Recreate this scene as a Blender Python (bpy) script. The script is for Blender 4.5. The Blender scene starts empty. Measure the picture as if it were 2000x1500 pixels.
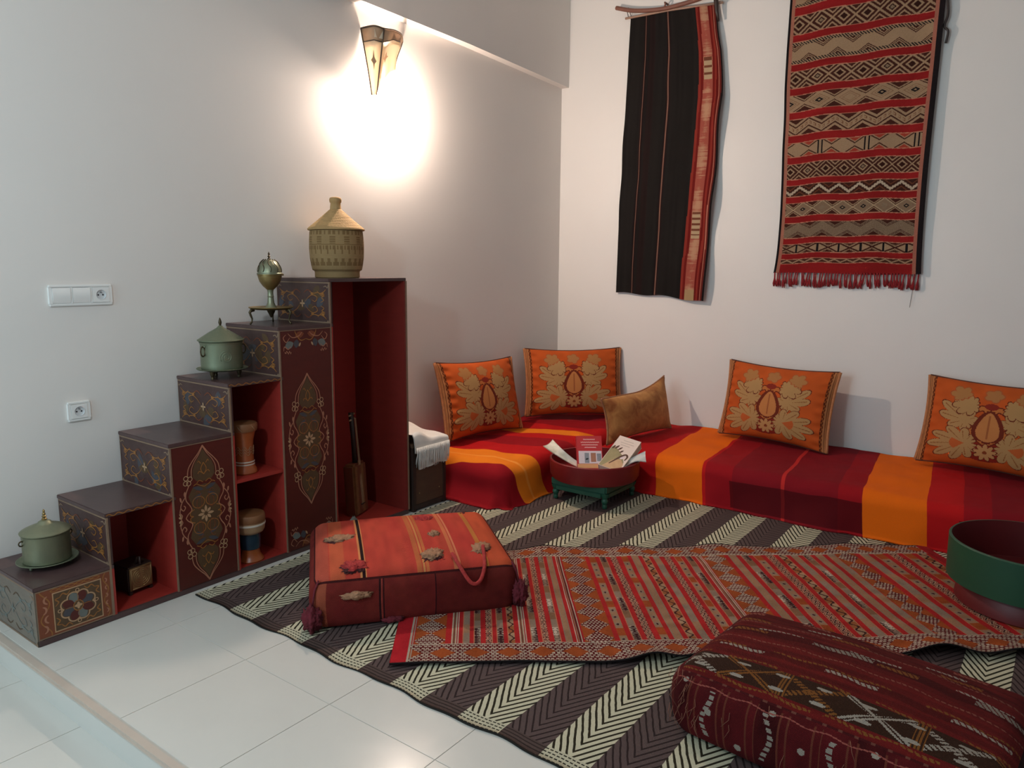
import bpy, bmesh, math, random
import numpy as np
from mathutils import Matrix, Vector
random.seed(4)
RNG = np.random.default_rng(7)
SC = bpy.context.scene
COL = SC.collection
PI = math.pi

# ------------------------------------------------------------------ camera
cam_d = bpy.data.cameras.new('camera')
cam = bpy.data.objects.new('camera', cam_d)
COL.objects.link(cam)
CR = Vector((0.80284949, 0.59613735, 0.00727787))
CU = Vector((-0.09810044, 0.12005625, 0.9879083))
CF = Vector((-0.58805528, 0.79385563, -0.15486843))
cam.matrix_world = Matrix(((CR.x, CU.x, -CF.x, 3.266), (CR.y, CU.y, -CF.y, -1.0556),
                           (CR.z, CU.z, -CF.z, 1.366), (0, 0, 0, 1)))
cam_d.sensor_fit = 'HORIZONTAL'
cam_d.sensor_width = 36.0
cam_d.lens = 36.0 * 1469.45 / 2000.0
cam_d.clip_start = 0.05
SC.camera = cam

# ------------------------------------------------------------------ light
SC.view_settings.view_transform = 'Standard'
SC.view_settings.look = 'None'
SC.view_settings.exposure = 0.62
SC.view_settings.gamma = 1.0
SC.view_settings.use_curve_mapping = False
world = bpy.data.worlds.new('world')
SC.world = world
world.use_nodes = True
bg = world.node_tree.nodes['Background']
bg.inputs[0].default_value = (0.74, 0.80, 0.88, 1)
bg.inputs[1].default_value = 0.19


def add_light(kind, name, loc, energy, color, size=0.1, aim=None, size_y=None):
    d = bpy.data.lights.new(name, kind)
    d.energy = energy
    d.color = color
    if kind == 'AREA':
        d.size = size
        if size_y:
            d.shape = 'RECTANGLE'
            d.size_y = size_y
    else:
        d.shadow_soft_size = size
    o = bpy.data.objects.new(name, d)
    COL.objects.link(o)
    o.location = loc
    if aim is not None:
        o.rotation_euler = (Vector(aim) - Vector(loc)).to_track_quat('-Z', 'Y').to_euler()
    return o


# a cool lamp of the lower room, left of the viewer, and the daylit opening of that room
add_light('POINT', 'lower_room_lamp', (1.66, -0.95, 2.02), 36, (0.80, 0.93, 1.0), 0.09)
add_light('AREA', 'daylight_opening', (0.9, -3.4, 1.7), 38, (0.60, 0.85, 1.0), 1.8, (0.6, 1.0, 0.9), 1.9)

# ------------------------------------------------------------------ helpers


def lin(c):
    c = np.asarray(c, float) / 255.0
    return np.where(c <= 0.04045, c / 12.92, ((c + 0.055) / 1.055) ** 2.4)


def C4(r, g, b):
    v = lin((r, g, b))
    return (float(v[0]), float(v[1]), float(v[2]), 1.0)


class X:
    """node-expression helper"""

    def __init__(s, nt, v):
        s.nt, s.v = nt, v

    def _op(s, op, *a):
        n = s.nt.nodes.new('ShaderNodeMath')
        n.operation = op
        for i, q in enumerate((s,) + a):
            q = q.v if isinstance(q, X) else q
            if isinstance(q, (int, float)):
                n.inputs[i].default_value = q
            else:
                s.nt.links.new(q, n.inputs[i])
        return X(s.nt, n.outputs[0])

    def __add__(s, o): return s._op('ADD', o)
    def __sub__(s, o): return s._op('SUBTRACT', o)
    def __mul__(s, o): return s._op('MULTIPLY', o)
    def __truediv__(s, o): return s._op('DIVIDE', o)
    def abs(s): return s._op('ABSOLUTE')
    def frac(s): return s._op('FRACT')
    def floor(s): return s._op('FLOOR')
    def lt(s, o): return s._op('LESS_THAN', o)
    def gt(s, o): return s._op('GREATER_THAN', o)
    def sin(s): return s._op('SINE')
    def max(s, o): return s._op('MAXIMUM', o)
    def min(s, o): return s._op('MINIMUM', o)


def mixc(nt, fac, a, b):
    n = nt.nodes.new('ShaderNodeMix')
    n.data_type = 'RGBA'
    f = fac.v if isinstance(fac, X) else fac
    if isinstance(f, (int, float)):
        n.inputs[0].default_value = f
    else:
        nt.links.new(f, n.inputs[0])
    for i, c in ((6, a), (7, b)):
        if isinstance(c, tuple):
            n.inputs[i].default_value = c
        else:
            nt.links.new(c, n.inputs[i])
    return n.outputs[2]


def noise(nt, scale, detail=3.0, rough=0.55, vec=None, dist=0.0):
    n = nt.nodes.new('ShaderNodeTexNoise')
    n.inputs['Scale'].default_value = scale
    n.inputs['Detail'].default_value = detail
    n.inputs['Roughness'].default_value = rough
    n.inputs['Distortion'].default_value = dist
    if vec is not None:
        nt.links.new(vec, n.inputs['Vector'])
    return X(nt, n.outputs['Fac'])


def coords(nt, kind='Object'):
    n = nt.nodes.new('ShaderNodeTexCoord')
    return n.outputs[kind]


def sep(nt, sock):
    n = nt.nodes.new('ShaderNodeSeparateXYZ')
    nt.links.new(sock, n.inputs[0])
    return X(nt, n.outputs[0]), X(nt, n.outputs[1]), X(nt, n.outputs[2])


def bump(nt, bsdf, height, strength=0.3, dist=0.002):
    b = nt.nodes.new('ShaderNodeBump')
    b.inputs['Strength'].default_value = strength
    b.inputs['Distance'].default_value = dist
    nt.links.new(height.v, b.inputs['Height'])
    nt.links.new(b.outputs[0], bsdf.inputs['Normal'])


def new_mat(name, rough=0.6, metal=0.0, spec=0.5):
    m = bpy.data.materials.new(name)
    m.use_nodes = True
    b = m.node_tree.nodes['Principled BSDF']
    b.inputs['Roughness'].default_value = rough
    b.inputs['Metallic'].default_value = metal
    b.inputs['Specular IOR Level'].default_value = spec
    return m, m.node_tree, b


def plain(name, c, rough=0.6, metal=0.0, c2=None, scale=12.0, spec=0.5, bstr=0.0, bscale=60.0, bdist=0.002, sheen=0.0):
    """procedural two-tone noise material"""
    m, nt, b = new_mat(name, rough, metal, spec)
    a = C4(*c)
    z = C4(*(c2 if c2 else tuple(v * 0.85 for v in c)))
    oc = coords(nt)
    nt.links.new(mixc(nt, noise(nt, scale, vec=oc), a, z), b.inputs['Base Color'])
    if bstr:
        bump(nt, b, noise(nt, bscale, 4, vec=oc), bstr, bdist)
    if sheen:
        b.inputs['Sheen Weight'].default_value = sheen
    return m


def woven(name, rough=0.9, weave=900.0, bstr=0.35, bdist=0.001, mottle=0.22, sheen=0.0, spec=0.15, gain=1.0):
    """colour from the per-face attribute (the woven pattern), weave relief and mottling from nodes"""
    m, nt, b = new_mat(name, rough, spec=spec)
    at = nt.nodes.new('ShaderNodeAttribute')
    at.attribute_name = 'col'
    oc = coords(nt, 'UV')
    dark = nt.nodes.new('ShaderNodeMix')
    dark.data_type = 'RGBA'
    dark.blend_type = 'MULTIPLY'
    n1 = noise(nt, 9, 5, 0.65, oc)
    nt.links.new((n1 * mottle * 2.0).v, dark.inputs[0])
    nt.links.new(at.outputs['Color'], dark.inputs[6])
    dark.inputs[7].default_value = (0.35, 0.32, 0.30, 1)
    nt.links.new(mixc(nt, 1.0 - gain, dark.outputs[2], (0, 0, 0, 1)), b.inputs['Base Color'])
    u, v, _ = sep(nt, oc)
    h = (u * weave).sin() * (v * weave * 0.8).sin() + noise(nt, 70, 3, 0.6, oc)
    bump(nt, b, h, bstr, bdist)
    if sheen:
        b.inputs['Sheen Weight'].default_value = sheen
    return m


def mesh_obj(name, verts, faces, mat, parent=None, smooth=False):
    me = bpy.data.meshes.new(name)
    me.from_pydata([tuple(map(float, v)) for v in verts], [], faces)
    me.update()
    if smooth:
        me.polygons.foreach_set('use_smooth', [True] * len(me.polygons))
    for mm in (mat if isinstance(mat, (list, tuple)) else [mat]):
        me.materials.append(mm)
    o = bpy.data.objects.new(name, me)
    COL.objects.link(o)
    if parent is not None:
        o.parent = parent
    return o


def bm_obj(name, bm, mat, parent=None, smooth=False, angle=None):
    me = bpy.data.meshes.new(name)
    bmesh.ops.recalc_face_normals(bm, faces=bm.faces)
    bm.to_mesh(me)
    bm.free()
    for mm in (mat if isinstance(mat, (list, tuple)) else [mat]):
        me.materials.append(mm)
    if smooth:
        me.polygons.foreach_set('use_smooth', [True] * len(me.polygons))
        if angle:
            me.set_sharp_from_angle(angle=math.radians(angle))
    o = bpy.data.objects.new(name, me)
    COL.objects.link(o)
    if parent is not None:
        o.parent = parent
    return o


def add_box(bm, x0, x1, y0, y1, z0, z1, bev=0.0):
    r = bmesh.ops.create_cube(bm, size=1.0)
    vs = r['verts']
    for v in vs:
        v.co = Vector(((x0 + x1) / 2 + v.co.x * (x1 - x0), (y0 + y1) / 2 + v.co.y * (y1 - y0), (z0 + z1) / 2 + v.co.z * (z1 - z0)))
    if bev:
        es = set()
        for v in vs:
            es.update(v.link_edges)
        bmesh.ops.bevel(bm, geom=list(es), offset=bev, segments=2, affect='EDGES')


def box(name, x0, x1, y0, y1, z0, z1, mat, parent=None, bev=0.0):
    bm = bmesh.new()
    add_box(bm, x0, x1, y0, y1, z0, z1, bev)
    return bm_obj(name, bm, mat, parent, smooth=bool(bev), angle=35)


def lathe_data(prof, n=48, cx=0, cy=0, sy=1.0):
    vs, fs = [], []
    k = len(prof)
    for i in range(n):
        a = 2 * PI * i / n
        for (r, z) in prof:
            vs.append((cx + r * math.cos(a), cy + sy * r * math.sin(a), z))
    for i in range(n):
        j = (i + 1) % n
        for q in range(k - 1):
            fs.append((i * k + q, j * k + q, j * k + q + 1, i * k + q + 1))
    return vs, fs


def lathe(name, prof, mat, parent=None, n=48, sharp=40, sy=1.0):
    vs, fs = lathe_data(prof, n, sy=sy)
    bm = bmesh.new()
    bv = [bm.verts.new(v) for v in vs]
    for f in fs:
        try:
            bm.faces.new([bv[i] for i in f])
        except ValueError:
            pass
    bmesh.ops.remove_doubles(bm, verts=bm.verts, dist=1e-5)
    return bm_obj(name, bm, mat, parent, True, sharp)


def tube_data(pts, rad, n=8, base=0, closed=False):
    """rad: number or list"""
    P = [Vector(p) for p in pts]
    k = len(P)
    rs = rad if isinstance(rad, (list, tuple)) else [rad] * k
    vs, fs = [], []
    t0 = None
    for i, p in enumerate(P):
        if closed:
            t = P[(i + 1) % k] - P[i - 1]
        else:
            t = P[min(i + 1, k - 1)] - P[max(i - 1, 0)]
        if t.length < 1e-9:
            t = Vector((0, 0, 1))
        t.normalize()
        if t0 is None:
            a = Vector((0, 0, 1)) if abs(t.z) < 0.9 else Vector((1, 0, 0))
            u = t.cross(a).normalized()
        else:
            u = (u - t * u.dot(t)).normalized()
        w = t.cross(u)
        t0 = t
        for q in range(n):
            an = 2 * PI * q / n
            vs.append(p + (u * math.cos(an) + w * math.sin(an)) * rs[i])
    for i in range(k if closed else k - 1):
        a0, b0 = base + i * n, base + ((i + 1) % k) * n
        for q in range(n):
            fs.append((a0 + q, a0 + (q + 1) % n, b0 + (q + 1) % n, b0 + q))
    if not closed:
        fs.append(tuple(base + q for q in range(n))[::-1])
        fs.append(tuple(base + (k - 1) * n + q for q in range(n)))
    return vs, fs


def tubes(name, lines, mat, parent=None, n=8):
    vs, fs = [], []
    for ln in lines:
        pts, rad = ln[0], ln[1]
        a, b = tube_data(pts, rad, n, len(vs), len(ln) > 2 and ln[2])
        vs += a
        fs += b
    return mesh_obj(name, vs, fs, mat, parent, True)


def empty(name, loc, label, cat, group=None, rotz=0.0):
    o = bpy.data.objects.new(name, None)
    COL.objects.link(o)
    o.location = loc
    o.rotation_euler = (0, 0, rotz)
    o.empty_display_size = 0.05
    return tag(o, label, cat, group)


def tag(o, label, cat, group=None):
    o['label'] = label
    o['category'] = cat
    if group:
        o['group'] = group
    return o


def struct(o):
    o['kind'] = 'structure'
    return o


def grid_mesh(name, P, mat, parent=None, col=None, uv=None, smooth=True, extra=None, vis=True):
    """P: (nu,nv,3) points; col: (nu-1,nv-1,3) linear per-face colours; uv (nu,nv,2) metric"""
    nu, nv = P.shape[:2]
    idx = np.arange(nu * nv).reshape(nu, nv)
    f = np.stack([idx[:-1, :-1], idx[1:, :-1], idx[1:, 1:], idx[:-1, 1:]], -1).reshape(-1, 4)
    verts = P.reshape(-1, 3)
    nfa = len(f)
    cols = None if col is None else np.concatenate([col.reshape(-1, 3), np.ones((nfa, 1))], 1)
    uvs = None if uv is None else uv.reshape(-1, 2)
    if extra is not None:      # skirt: (loop of indices, offset vector array, colour)
        loop, off, sc = extra
        base = len(verts)
        verts = np.concatenate([verts, verts[loop] + off], 0)
        k = len(loop)
        q = np.stack([np.array(loop), np.roll(loop, -1), base + (np.arange(k) + 1) % k, base + np.arange(k)], -1)
        f = np.concatenate([f, q], 0)
        if cols is not None:
            cols = np.concatenate([cols, np.tile(np.array([*sc, 1.0]), (k, 1))], 0)
        if uvs is not None:
            uvs = np.concatenate([uvs, uvs[loop]], 0)
    me = bpy.data.meshes.new(name)
    me.vertices.add(len(verts))
    me.vertices.foreach_set('co', verts.astype(np.float32).ravel())
    me.loops.add(f.size)
    me.loops.foreach_set('vertex_index', f.astype(np.int32).ravel())
    me.polygons.add(len(f))
    me.polygons.foreach_set('loop_start', np.arange(0, f.size, 4, dtype=np.int32))
    me.polygons.foreach_set('loop_total', np.full(len(f), 4, dtype=np.int32))
    me.update(calc_edges=True)
    if uvs is not None:
        ul = me.uv_layers.new(name='UVMap')
        ul.data.foreach_set('uv', uvs[f.ravel()].astype(np.float32).ravel())
    if cols is not None:
        a = me.attributes.new('col', 'FLOAT_COLOR', 'FACE')
        a.data.foreach_set('color', cols.astype(np.float32).ravel())
    me.polygons.foreach_set('use_smooth', np.full(len(f), smooth))
    for mm in (mat if isinstance(mat, (list, tuple)) else [mat]):
        me.materials.append(mm)
    me.validate()
    if not vis:
        return me
    o = bpy.data.objects.new(name, me)
    COL.objects.link(o)
    if parent is not None:
        o.parent = parent
    return o


def border_loop(nu, nv):
    idx = np.arange(nu * nv).reshape(nu, nv)
    return np.concatenate([idx[:-1, 0], idx[-1, :-1], idx[:0:-1, -1], idx[0, :0:-1]])


def L3(*c):
    return lin(c)


def paint(shape, base):
    a = np.empty(shape + (3,))
    a[:] = lin(base)
    return a


def vnoise(shape, cells, seed=0):
    """smooth value noise array"""
    r = np.random.default_rng(seed)
    cu, cv = cells
    g = r.random((cu + 2, cv + 2))
    u = np.linspace(0, cu, shape[0]); v = np.linspace(0, cv, shape[1])
    iu = np.floor(u).astype(int); iv = np.floor(v).astype(int)
    fu = (u - iu)[:, None]; fv = (v - iv)[None, :]
    fu = fu * fu * (3 - 2 * fu); fv = fv * fv * (3 - 2 * fv)
    A = g[np.ix_(iu, iv)]; B = g[np.ix_(iu + 1, iv)]; C = g[np.ix_(iu, iv + 1)]; D = g[np.ix_(iu + 1, iv + 1)]
    return (A * (1 - fu) + B * fu) * (1 - fv) + (C * (1 - fu) + D * fu) * fv


# ------------------------------------------------------------------ room shell
def wall_mat():
    m, nt, b = new_mat('white_wall_paint', 0.42, spec=0.35)
    oc = coords(nt)
    nt.links.new(mixc(nt, noise(nt, 1.6, 4, vec=oc), C4(226, 222, 216), C4(219, 214, 208)), b.inputs['Base Color'])
    bump(nt, b, noise(nt, 7, 6, 0.6, oc), 0.10, 0.006)
    return m


M_WALL = wall_mat()
YC = 3.96
ZT = 3.75
struct(box('wall_left', -0.15, 0.0, -4.0, YC + 0.15, -0.3, ZT, M_WALL))
struct(box('wall_back', -0.15, 6.0, YC, YC + 0.15, -0.3, ZT, M_WALL))
struct(box('ceiling', -0.15, 6.0, -4.0, YC + 0.15, ZT, ZT + 0.12, M_WALL))
bvs = []
for y_, zb_ in ((-4.0, 2.765), (1.6, 2.765), (2.8, 2.742), (YC, 2.694)):       # boxed-out upper wall, its underside not quite level
    bvs += [(0, y_, zb_), (.064, y_, zb_), (.064, y_, ZT), (0, y_, ZT)]
bfs = [(0, 1, 2, 3), (15, 14, 13, 12)]
for k in range(3):
    for q in range(4):
        bfs.append((4 * k + q, 4 * k + 4 + q, 4 * k + 4 + (q + 1) % 4, 4 * k + (q + 1) % 4))
struct(mesh_obj('trim_1', bvs, bfs, M_WALL))


def tile_mat(name, c):
    m, nt, b = new_mat(name, 0.16, spec=0.5)
    oc = coords(nt)
    nt.links.new(mixc(nt, noise(nt, 5, 5, vec=oc), C4(*c), C4(*(v * 0.96 for v in c))), b.inputs['Base Color'])
    n = noise(nt, 14, 4, vec=oc)
    nt.links.new((n * 0.10 + 0.13).v, b.inputs['Roughness'])
    bump(nt, b, noise(nt, 3, 3, vec=oc), 0.05, 0.01)
    return m


M_TILE = tile_mat('glazed_pale_floor_tile', (208, 205, 197))
M_GROUT = plain('tile_grout', (198, 192, 182), 0.7)
TS = 0.446
floor = struct(box('floor', 0.0, 6.0, -0.098, YC, -0.16, -0.0016, M_GROUT))
bm = bmesh.new()
add_box(bm, 0.0009, TS - 0.0009, 0.0009, TS - 0.0009, -0.008, 0.0, 0.0006)
tile0 = bm_obj('floor_tile', bm, M_TILE, floor, True, 35)
first = True
x = 0.6205 - 2 * TS
ys = [(-0.072, 0.36)] + [(0.36 + TS * k, 0.36 + TS * (k + 1)) for k in range(8)]
while x < 5.4:
    xa, xb = max(x, 0.0), x + TS
    for (ya, yb) in ys:
        yb = min(yb, YC)
        t = tile0 if first else tile0.copy()
        if not first:
            COL.objects.link(t)
        first = False
        t.parent = floor
        t.scale = ((xb - xa) / TS, (yb - ya) / TS, 1)
        t.location = (xa, ya, 0)
    x += TS
lower = struct(box('floor', 0.0, 6.0, -4.0, -0.098, -0.2, -0.0952, M_GROUT))
x = 0.86 - 2 * TS
while x < 5.4:
    for k in range(8):
        t = tile0.copy()
        COL.objects.link(t)
        t.parent = lower
        xa = max(x, 0)
        yb = -0.100 - TS * k
        t.scale = ((x + TS - xa) / TS, 1, 1)
        t.location = (xa, yb - TS, -0.0935)
    x += TS
M_NOSE = plain('beige_step_nosing', (196, 182, 168), 0.35, c2=(186, 170, 156))
struct(box('trim_2', 0.0, 6.0, -0.108, -0.0735, -0.016, 0.0005, M_NOSE, None, 0.006))
struct(box('trim_3', 0.0, 6.0, -0.104, -0.0985, -0.0935, -0.016, M_TILE))

# ------------------------------------------------------------------ switches and sockets on the wall
M_PLAS = plain('white_switch_plastic', (232, 232, 228), 0.3, c2=(226, 226, 222))
M_PLAS2 = plain('grey_white_socket_insert', (214, 216, 216), 0.35, c2=(208, 210, 210))
M_HOLE = plain('dark_socket_hole', (30, 30, 34), 0.6)


def socket_bits(parent, yc, zc, x):
    n = 40
    ring = []
    prof = [(0.0205, x + 0.0012), (0.0195, x + 0.0012), (0.0185, x - 0.006), (0.0, x - 0.006)]
    bm = bmesh.new()
    vs, fs = lathe_data(prof, n)
    bv = [bm.verts.new((v[2], yc + v[0], zc + v[1])) for v in vs]
    for f in fs:
        try:
            bm.faces.new([bv[i] for i in f])
        except ValueError:
            pass
    bmesh.ops.remove_doubles(bm, verts=bm.verts, dist=1e-5)
    w = bm_obj('socket_well', bm, M_PLAS2, parent, True, 30)
    # dark upper-left crescent of the well, two contact holes
    tubes('contact_hole', [([(x - 0.0065, yc - 0.0095, zc - 0.001), (x - 0.0045, yc - 0.0095, zc - 0.001)], 0.0032)], M_HOLE, parent, 14)
    tubes('contact_hole', [([(x - 0.0065, yc + 0.0095, zc - 0.001), (x - 0.0045, yc + 0.0095, zc - 0.001)], 0.0032)], M_HOLE, parent, 14)
    tubes('earth_pin', [([(x - 0.006, yc, zc + 0.010), (x + 0.004, yc, zc + 0.010), (x + 0.0055, yc, zc + 0.010)], [0.0026, 0.0026, 0.001])],
          plain('steel_pin', (150, 150, 150), 0.3, 0.9), parent, 12)


def plate_with_hole(name, y0, y1, z0, z1, x0, x1, hy, hz, parent, mat):
    """flat insert with a round hole"""
    bm = bmesh.new()
    n = 40
    out, inn, outb = [], [], []
    for i in range(n):
        a = 2 * PI * i / n
        c, s = math.cos(a), math.sin(a)
        k = 1 / max(abs(c), abs(s))
        hw, hh = (y1 - y0) / 2, (z1 - z0) / 2
        out.append(bm.verts.new((x1, (y0 + y1) / 2 + c * k * hw, (z0 + z1) / 2 + s * k * hh)))
        outb.append(bm.verts.new((x0, (y0 + y1) / 2 + c * k * hw, (z0 + z1) / 2 + s * k * hh)))
        inn.append(bm.verts.new((x1, hy + c * 0.0200, hz + s * 0.0200)))
    for i in range(n):
        j = (i + 1) % n
        bm.faces.new((out[i], out[j], inn[j], inn[i]))
        bm.faces.new((out[i], outb[i], outb[j], out[j]))
    return bm_obj(name, bm, mat, parent)


sw = empty('switch_plate', (0, 0.38, 1.193), 'white triple wall plate with two rocker switches and one socket', 'switch')
sw_in = Matrix.Translation(-Vector((0, 0.38, 1.193)))


def rel(o, root):
    """object built in world coordinates, parented to an Empty that only translates/rotates"""
    o.parent = root
    o.matrix_parent_inverse = Matrix.Identity(4)
    mw = Matrix.Translation(root.location) @ root.rotation_euler.to_matrix().to_4x4()
    o.matrix_basis = mw.inverted()
    return o


def frame_plate(name, y0, y1, z0, z1, xt, root, holes):
    bm = bmesh.new()
    hz0, hz1 = z0 + 0.012, z1 - 0.012
    ya = y0
    cells = [(y0, holes[0][0])] + [(holes[i][1], holes[i + 1][0]) for i in range(len(holes) - 1)] + [(holes[-1][1], y1)]
    add_box(bm, 0.0, xt, y0, y1, z0, hz0, 0.003)
    add_box(bm, 0.0, xt, y0, y1, hz1, z1, 0.003)
    for a, b in cells:
        add_box(bm, 0.0, xt - 0.0006, a, b, hz0 - 0.002, hz1 + 0.002)
    return rel(bm_obj(name, bm, M_PLAS, None, True, 35), root)


h3 = [(0.269, 0.338), (0.346, 0.415), (0.423, 0.491)]
frame_plate('frame', 0.257, 0.503, 1.193, 1.279, 0.011, sw, h3)
for a, b in h3[:2]:
    bm = bmesh.new()
    n = 10
    rows = []
    for i in range(n + 1):
        t = i / n
        z = 1.2055 + t * 0.061
        xx = 0.0105 + 0.0045 * math.sin(PI * t) + 0.002 * (t - 0.5)
        rows.append((bm.verts.new((xx, a + 0.001, z)), bm.verts.new((xx, b - 0.001, z)), bm.verts.new((0.0, a + 0.001, z)), bm.verts.new((0.0, b - 0.001, z))))
    for i in range(n):
        p, q = rows[i], rows[i + 1]
        bm.faces.new((p[0], p[1], q[1], q[0]))
        bm.faces.new((p[0], q[0], q[2], p[2]))
        bm.faces.new((p[1], p[3], q[3], q[1]))
    rel(bm_obj('rocker', bm, M_PLAS, None, True, 40), sw)
ins = plate_with_hole('socket_insert', 0.424, 0.490, 1.2055, 1.2665, 0.0, 0.0125, 0.457, 1.236, None, M_PLAS)
rel(ins, sw)
for o in list(COL.objects):
    pass
before = set(COL.objects)
socket_bits(None, 0.457, 1.236, 0.0125)
for o in set(COL.objects) - before:
    rel(o, sw)
so = empty('wall_socket', (0, 0.334, 0.719), 'single white square wall socket low on the wall', 'socket')
frame_plate('frame', 0.291, 0.379, 0.719, 0.802, 0.011, so, [(0.303, 0.367)])
rel(plate_with_hole('socket_insert', 0.304, 0.366, 0.7315, 0.7895, 0.0, 0.0125, 0.335, 0.760, None, M_PLAS), so)
before = set(COL.objects)
socket_bits(None, 0.335, 0.760, 0.0125)
for o in set(COL.objects) - before:
    rel(o, so)

# ------------------------------------------------------------------ stepped cabinet
D = 0.4106
YS = [-0.0379, 0.2259, 0.4896, 0.7693, 1.0323, 1.3279, 1.8432]
HS = [0.2248, 0.4293, 0.6489, 0.8601, 1.0863, 1.300]


def wood_mat(name, c, c2, rough=0.45, dust=0.0, spec=0.4):
    m, nt, b = new_mat(name, rough, spec=spec)
    oc = coords(nt)
    mp = nt.nodes.new('ShaderNodeMapping')
    mp.inputs['Scale'].default_value = (3, 3, 14)
    nt.links.new(oc, mp.inputs[0])
    k = noise(nt, 2.2, 5, 0.6, mp.outputs[0])
    col = mixc(nt, k, C4(*c), C4(*c2))
    if dust:
        d = noise(nt, 6, 6, 0.7, oc)
        col = mixc(nt, (d - 0.42) * dust, col, C4(132, 116, 104))
    nt.links.new(col, b.inputs['Base Color'])
    bump(nt, b, noise(nt, 40, 3, 0.6, mp.outputs[0]), 0.12, 0.002)
    return m


M_CAB = wood_mat('maroon_painted_wood', (88, 30, 22), (72, 26, 20), 0.42)
M_CABT = wood_mat('dark_brown_tread_wood', (84, 62, 60), (68, 48, 48), 0.34, 0.35)
M_CABR = wood_mat('brown_red_riser_wood', (76, 50, 46), (60, 40, 38), 0.45, 0.4)
M_CABI = wood_mat('brick_red_niche_paint', (168, 54, 44), (146, 44, 38), 0.5)
M_CABD = wood_mat('dusty_green_end_panel', (122, 120, 106), (96, 76, 68), 0.5, 0.9)
M_EDGE = plain('worn_olive_edge_paint', (138, 112, 88), 0.6, c2=(112, 88, 72), scale=30)
M_OCH = plain('ochre_ornament_paint', (158, 104, 46), 0.5, c2=(126, 78, 36), scale=40)
M_CRM = plain('cream_ornament_paint', (186, 150, 112), 0.5, c2=(158, 122, 90), scale=40)
M_PNK = plain('rose_ornament_paint', (176, 120, 92), 0.5, c2=(146, 96, 74), scale=40)
M_BLU = plain('slate_blue_ornament_paint', (70, 68, 76), 0.55, c2=(60, 60, 62), scale=30)
M_OLV = plain('olive_brown_ornament_paint', (86, 66, 36), 0.55, c2=(76, 50, 34), scale=30)
M_RUS = plain('rust_ornament_paint', (128, 66, 34), 0.55, c2=(108, 52, 30), scale=30)
M_GRE = plain('pale_grey_ornament_paint', (112, 116, 110), 0.55, c2=(90, 96, 92), scale=30)

cab = empty('step_cabinet', (0, 0, 0), 'maroon painted stepped cabinet with floral panels and open niches', 'cabinet')
T = 0.016
XB = 0.006


class Orn:
    """flat painted ornament on a panel: plane coordinates (u,v) -> world"""

    def __init__(s, origin, U, V, N):
        s.o, s.U, s.V, s.N = Vector(origin), Vector(U), Vector(V), Vector(N)
        s.d = {}

    def w(s, u, v, h):
        return s.o + s.U * u + s.V * v + s.N * h

    def poly(s, key, pts, h=0.0006):
        vs, fs = s.d.setdefault(key, ([], []))
        b = len(vs)
        s.k = getattr(s, 'k', 0) + 1
        h += s.k * 2.5e-6
        vs += [s.w(u, v, h) for u, v in pts]
        fs.append(tuple(range(b, b + len(pts))))

    def line(s, key, pts, wd, h=0.0012, closed=False):
        vs, fs = s.d.setdefault(key, ([], []))
        b = len(vs)
        s.k = getattr(s, 'k', 0) + 1
        h += s.k * 2.5e-6
        k = len(pts)
        for i in range(k):
            if closed:
                a, c = pts[i - 1], pts[(i + 1) % k]
            else:
                a, c = pts[max(i - 1, 0)], pts[min(i + 1, k - 1)]
            tx, ty = c[0] - a[0], c[1] - a[1]
            l = math.hypot(tx, ty) or 1
            ww = wd(i / (k - 1)) if callable(wd) else wd
            nx, ny = -ty / l * ww / 2, tx / l * ww / 2
            vs.append(s.w(pts[i][0] + nx, pts[i][1] + ny, h))
            vs.append(s.w(pts[i][0] - nx, pts[i][1] - ny, h))
        for i in range(k if closed else k - 1):
            j = (i + 1) % k
            fs.append((b + 2 * i, b + 2 * i + 1, b + 2 * j + 1, b + 2 * j))

    def build(s, parent, names):
        for key, (vs, fs) in s.d.items():
            mat, nm = names[key]
            ob = mesh_obj(nm, vs, fs, mat, parent)
            if len(fs) > 1:
                ob['kind'] = 'stuff'       # brush strokes too small to pick apart


ORN = {'och': (M_OCH, 'ochre_scrollwork'), 'crm': (M_CRM, 'cream_linework'), 'pnk': (M_PNK, 'rose_linework'),
       'blu': (M_BLU, 'blue_leafwork'), 'olv': (M_OLV, 'olive_ground'), 'rus': (M_RUS, 'rust_ground'),
       'gre': (M_GRE, 'grey_leafwork'), 'edge': (M_EDGE, 'painted_edge_line'), 'mar': (M_CAB, 'maroon_petals')}


def arc(cx, cy, r, a0, a1, n=14, ry=None):
    ry = ry or r
    return [(cx + r * math.cos(math.radians(a0 + (a1 - a0) * i / n)), cy + ry * math.sin(math.radians(a0 + (a1 - a0) * i / n))) for i in range(n + 1)]


def spiral(cx, cy, r0, r1, a0, a1, n=26):
    return [(cx + (r0 + (r1 - r0) * i / n) * math.cos(math.radians(a0 + (a1 - a0) * i / n)),
             cy + (r0 + (r1 - r0) * i / n) * math.sin(math.radians(a0 + (a1 - a0) * i / n))) for i in range(n + 1)]


def spline(P, n=10):
    out = []
    k = len(P)
    for i in range(k - 1):
        p0, p1, p2, p3 = P[max(i - 1, 0)], P[i], P[i + 1], P[min(i + 2, k - 1)]
        for j in range(n):
            t = j / n
            out.append(tuple(0.5 * (2 * p1[q] + (p2[q] - p0[q]) * t + (2 * p0[q] - 5 * p1[q] + 4 * p2[q] - p3[q]) * t * t
                                    + (3 * p1[q] - p0[q] - 3 * p2[q] + p3[q]) * t ** 3) for q in (0, 1)))
    out.append(P[-1])
    return out


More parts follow.
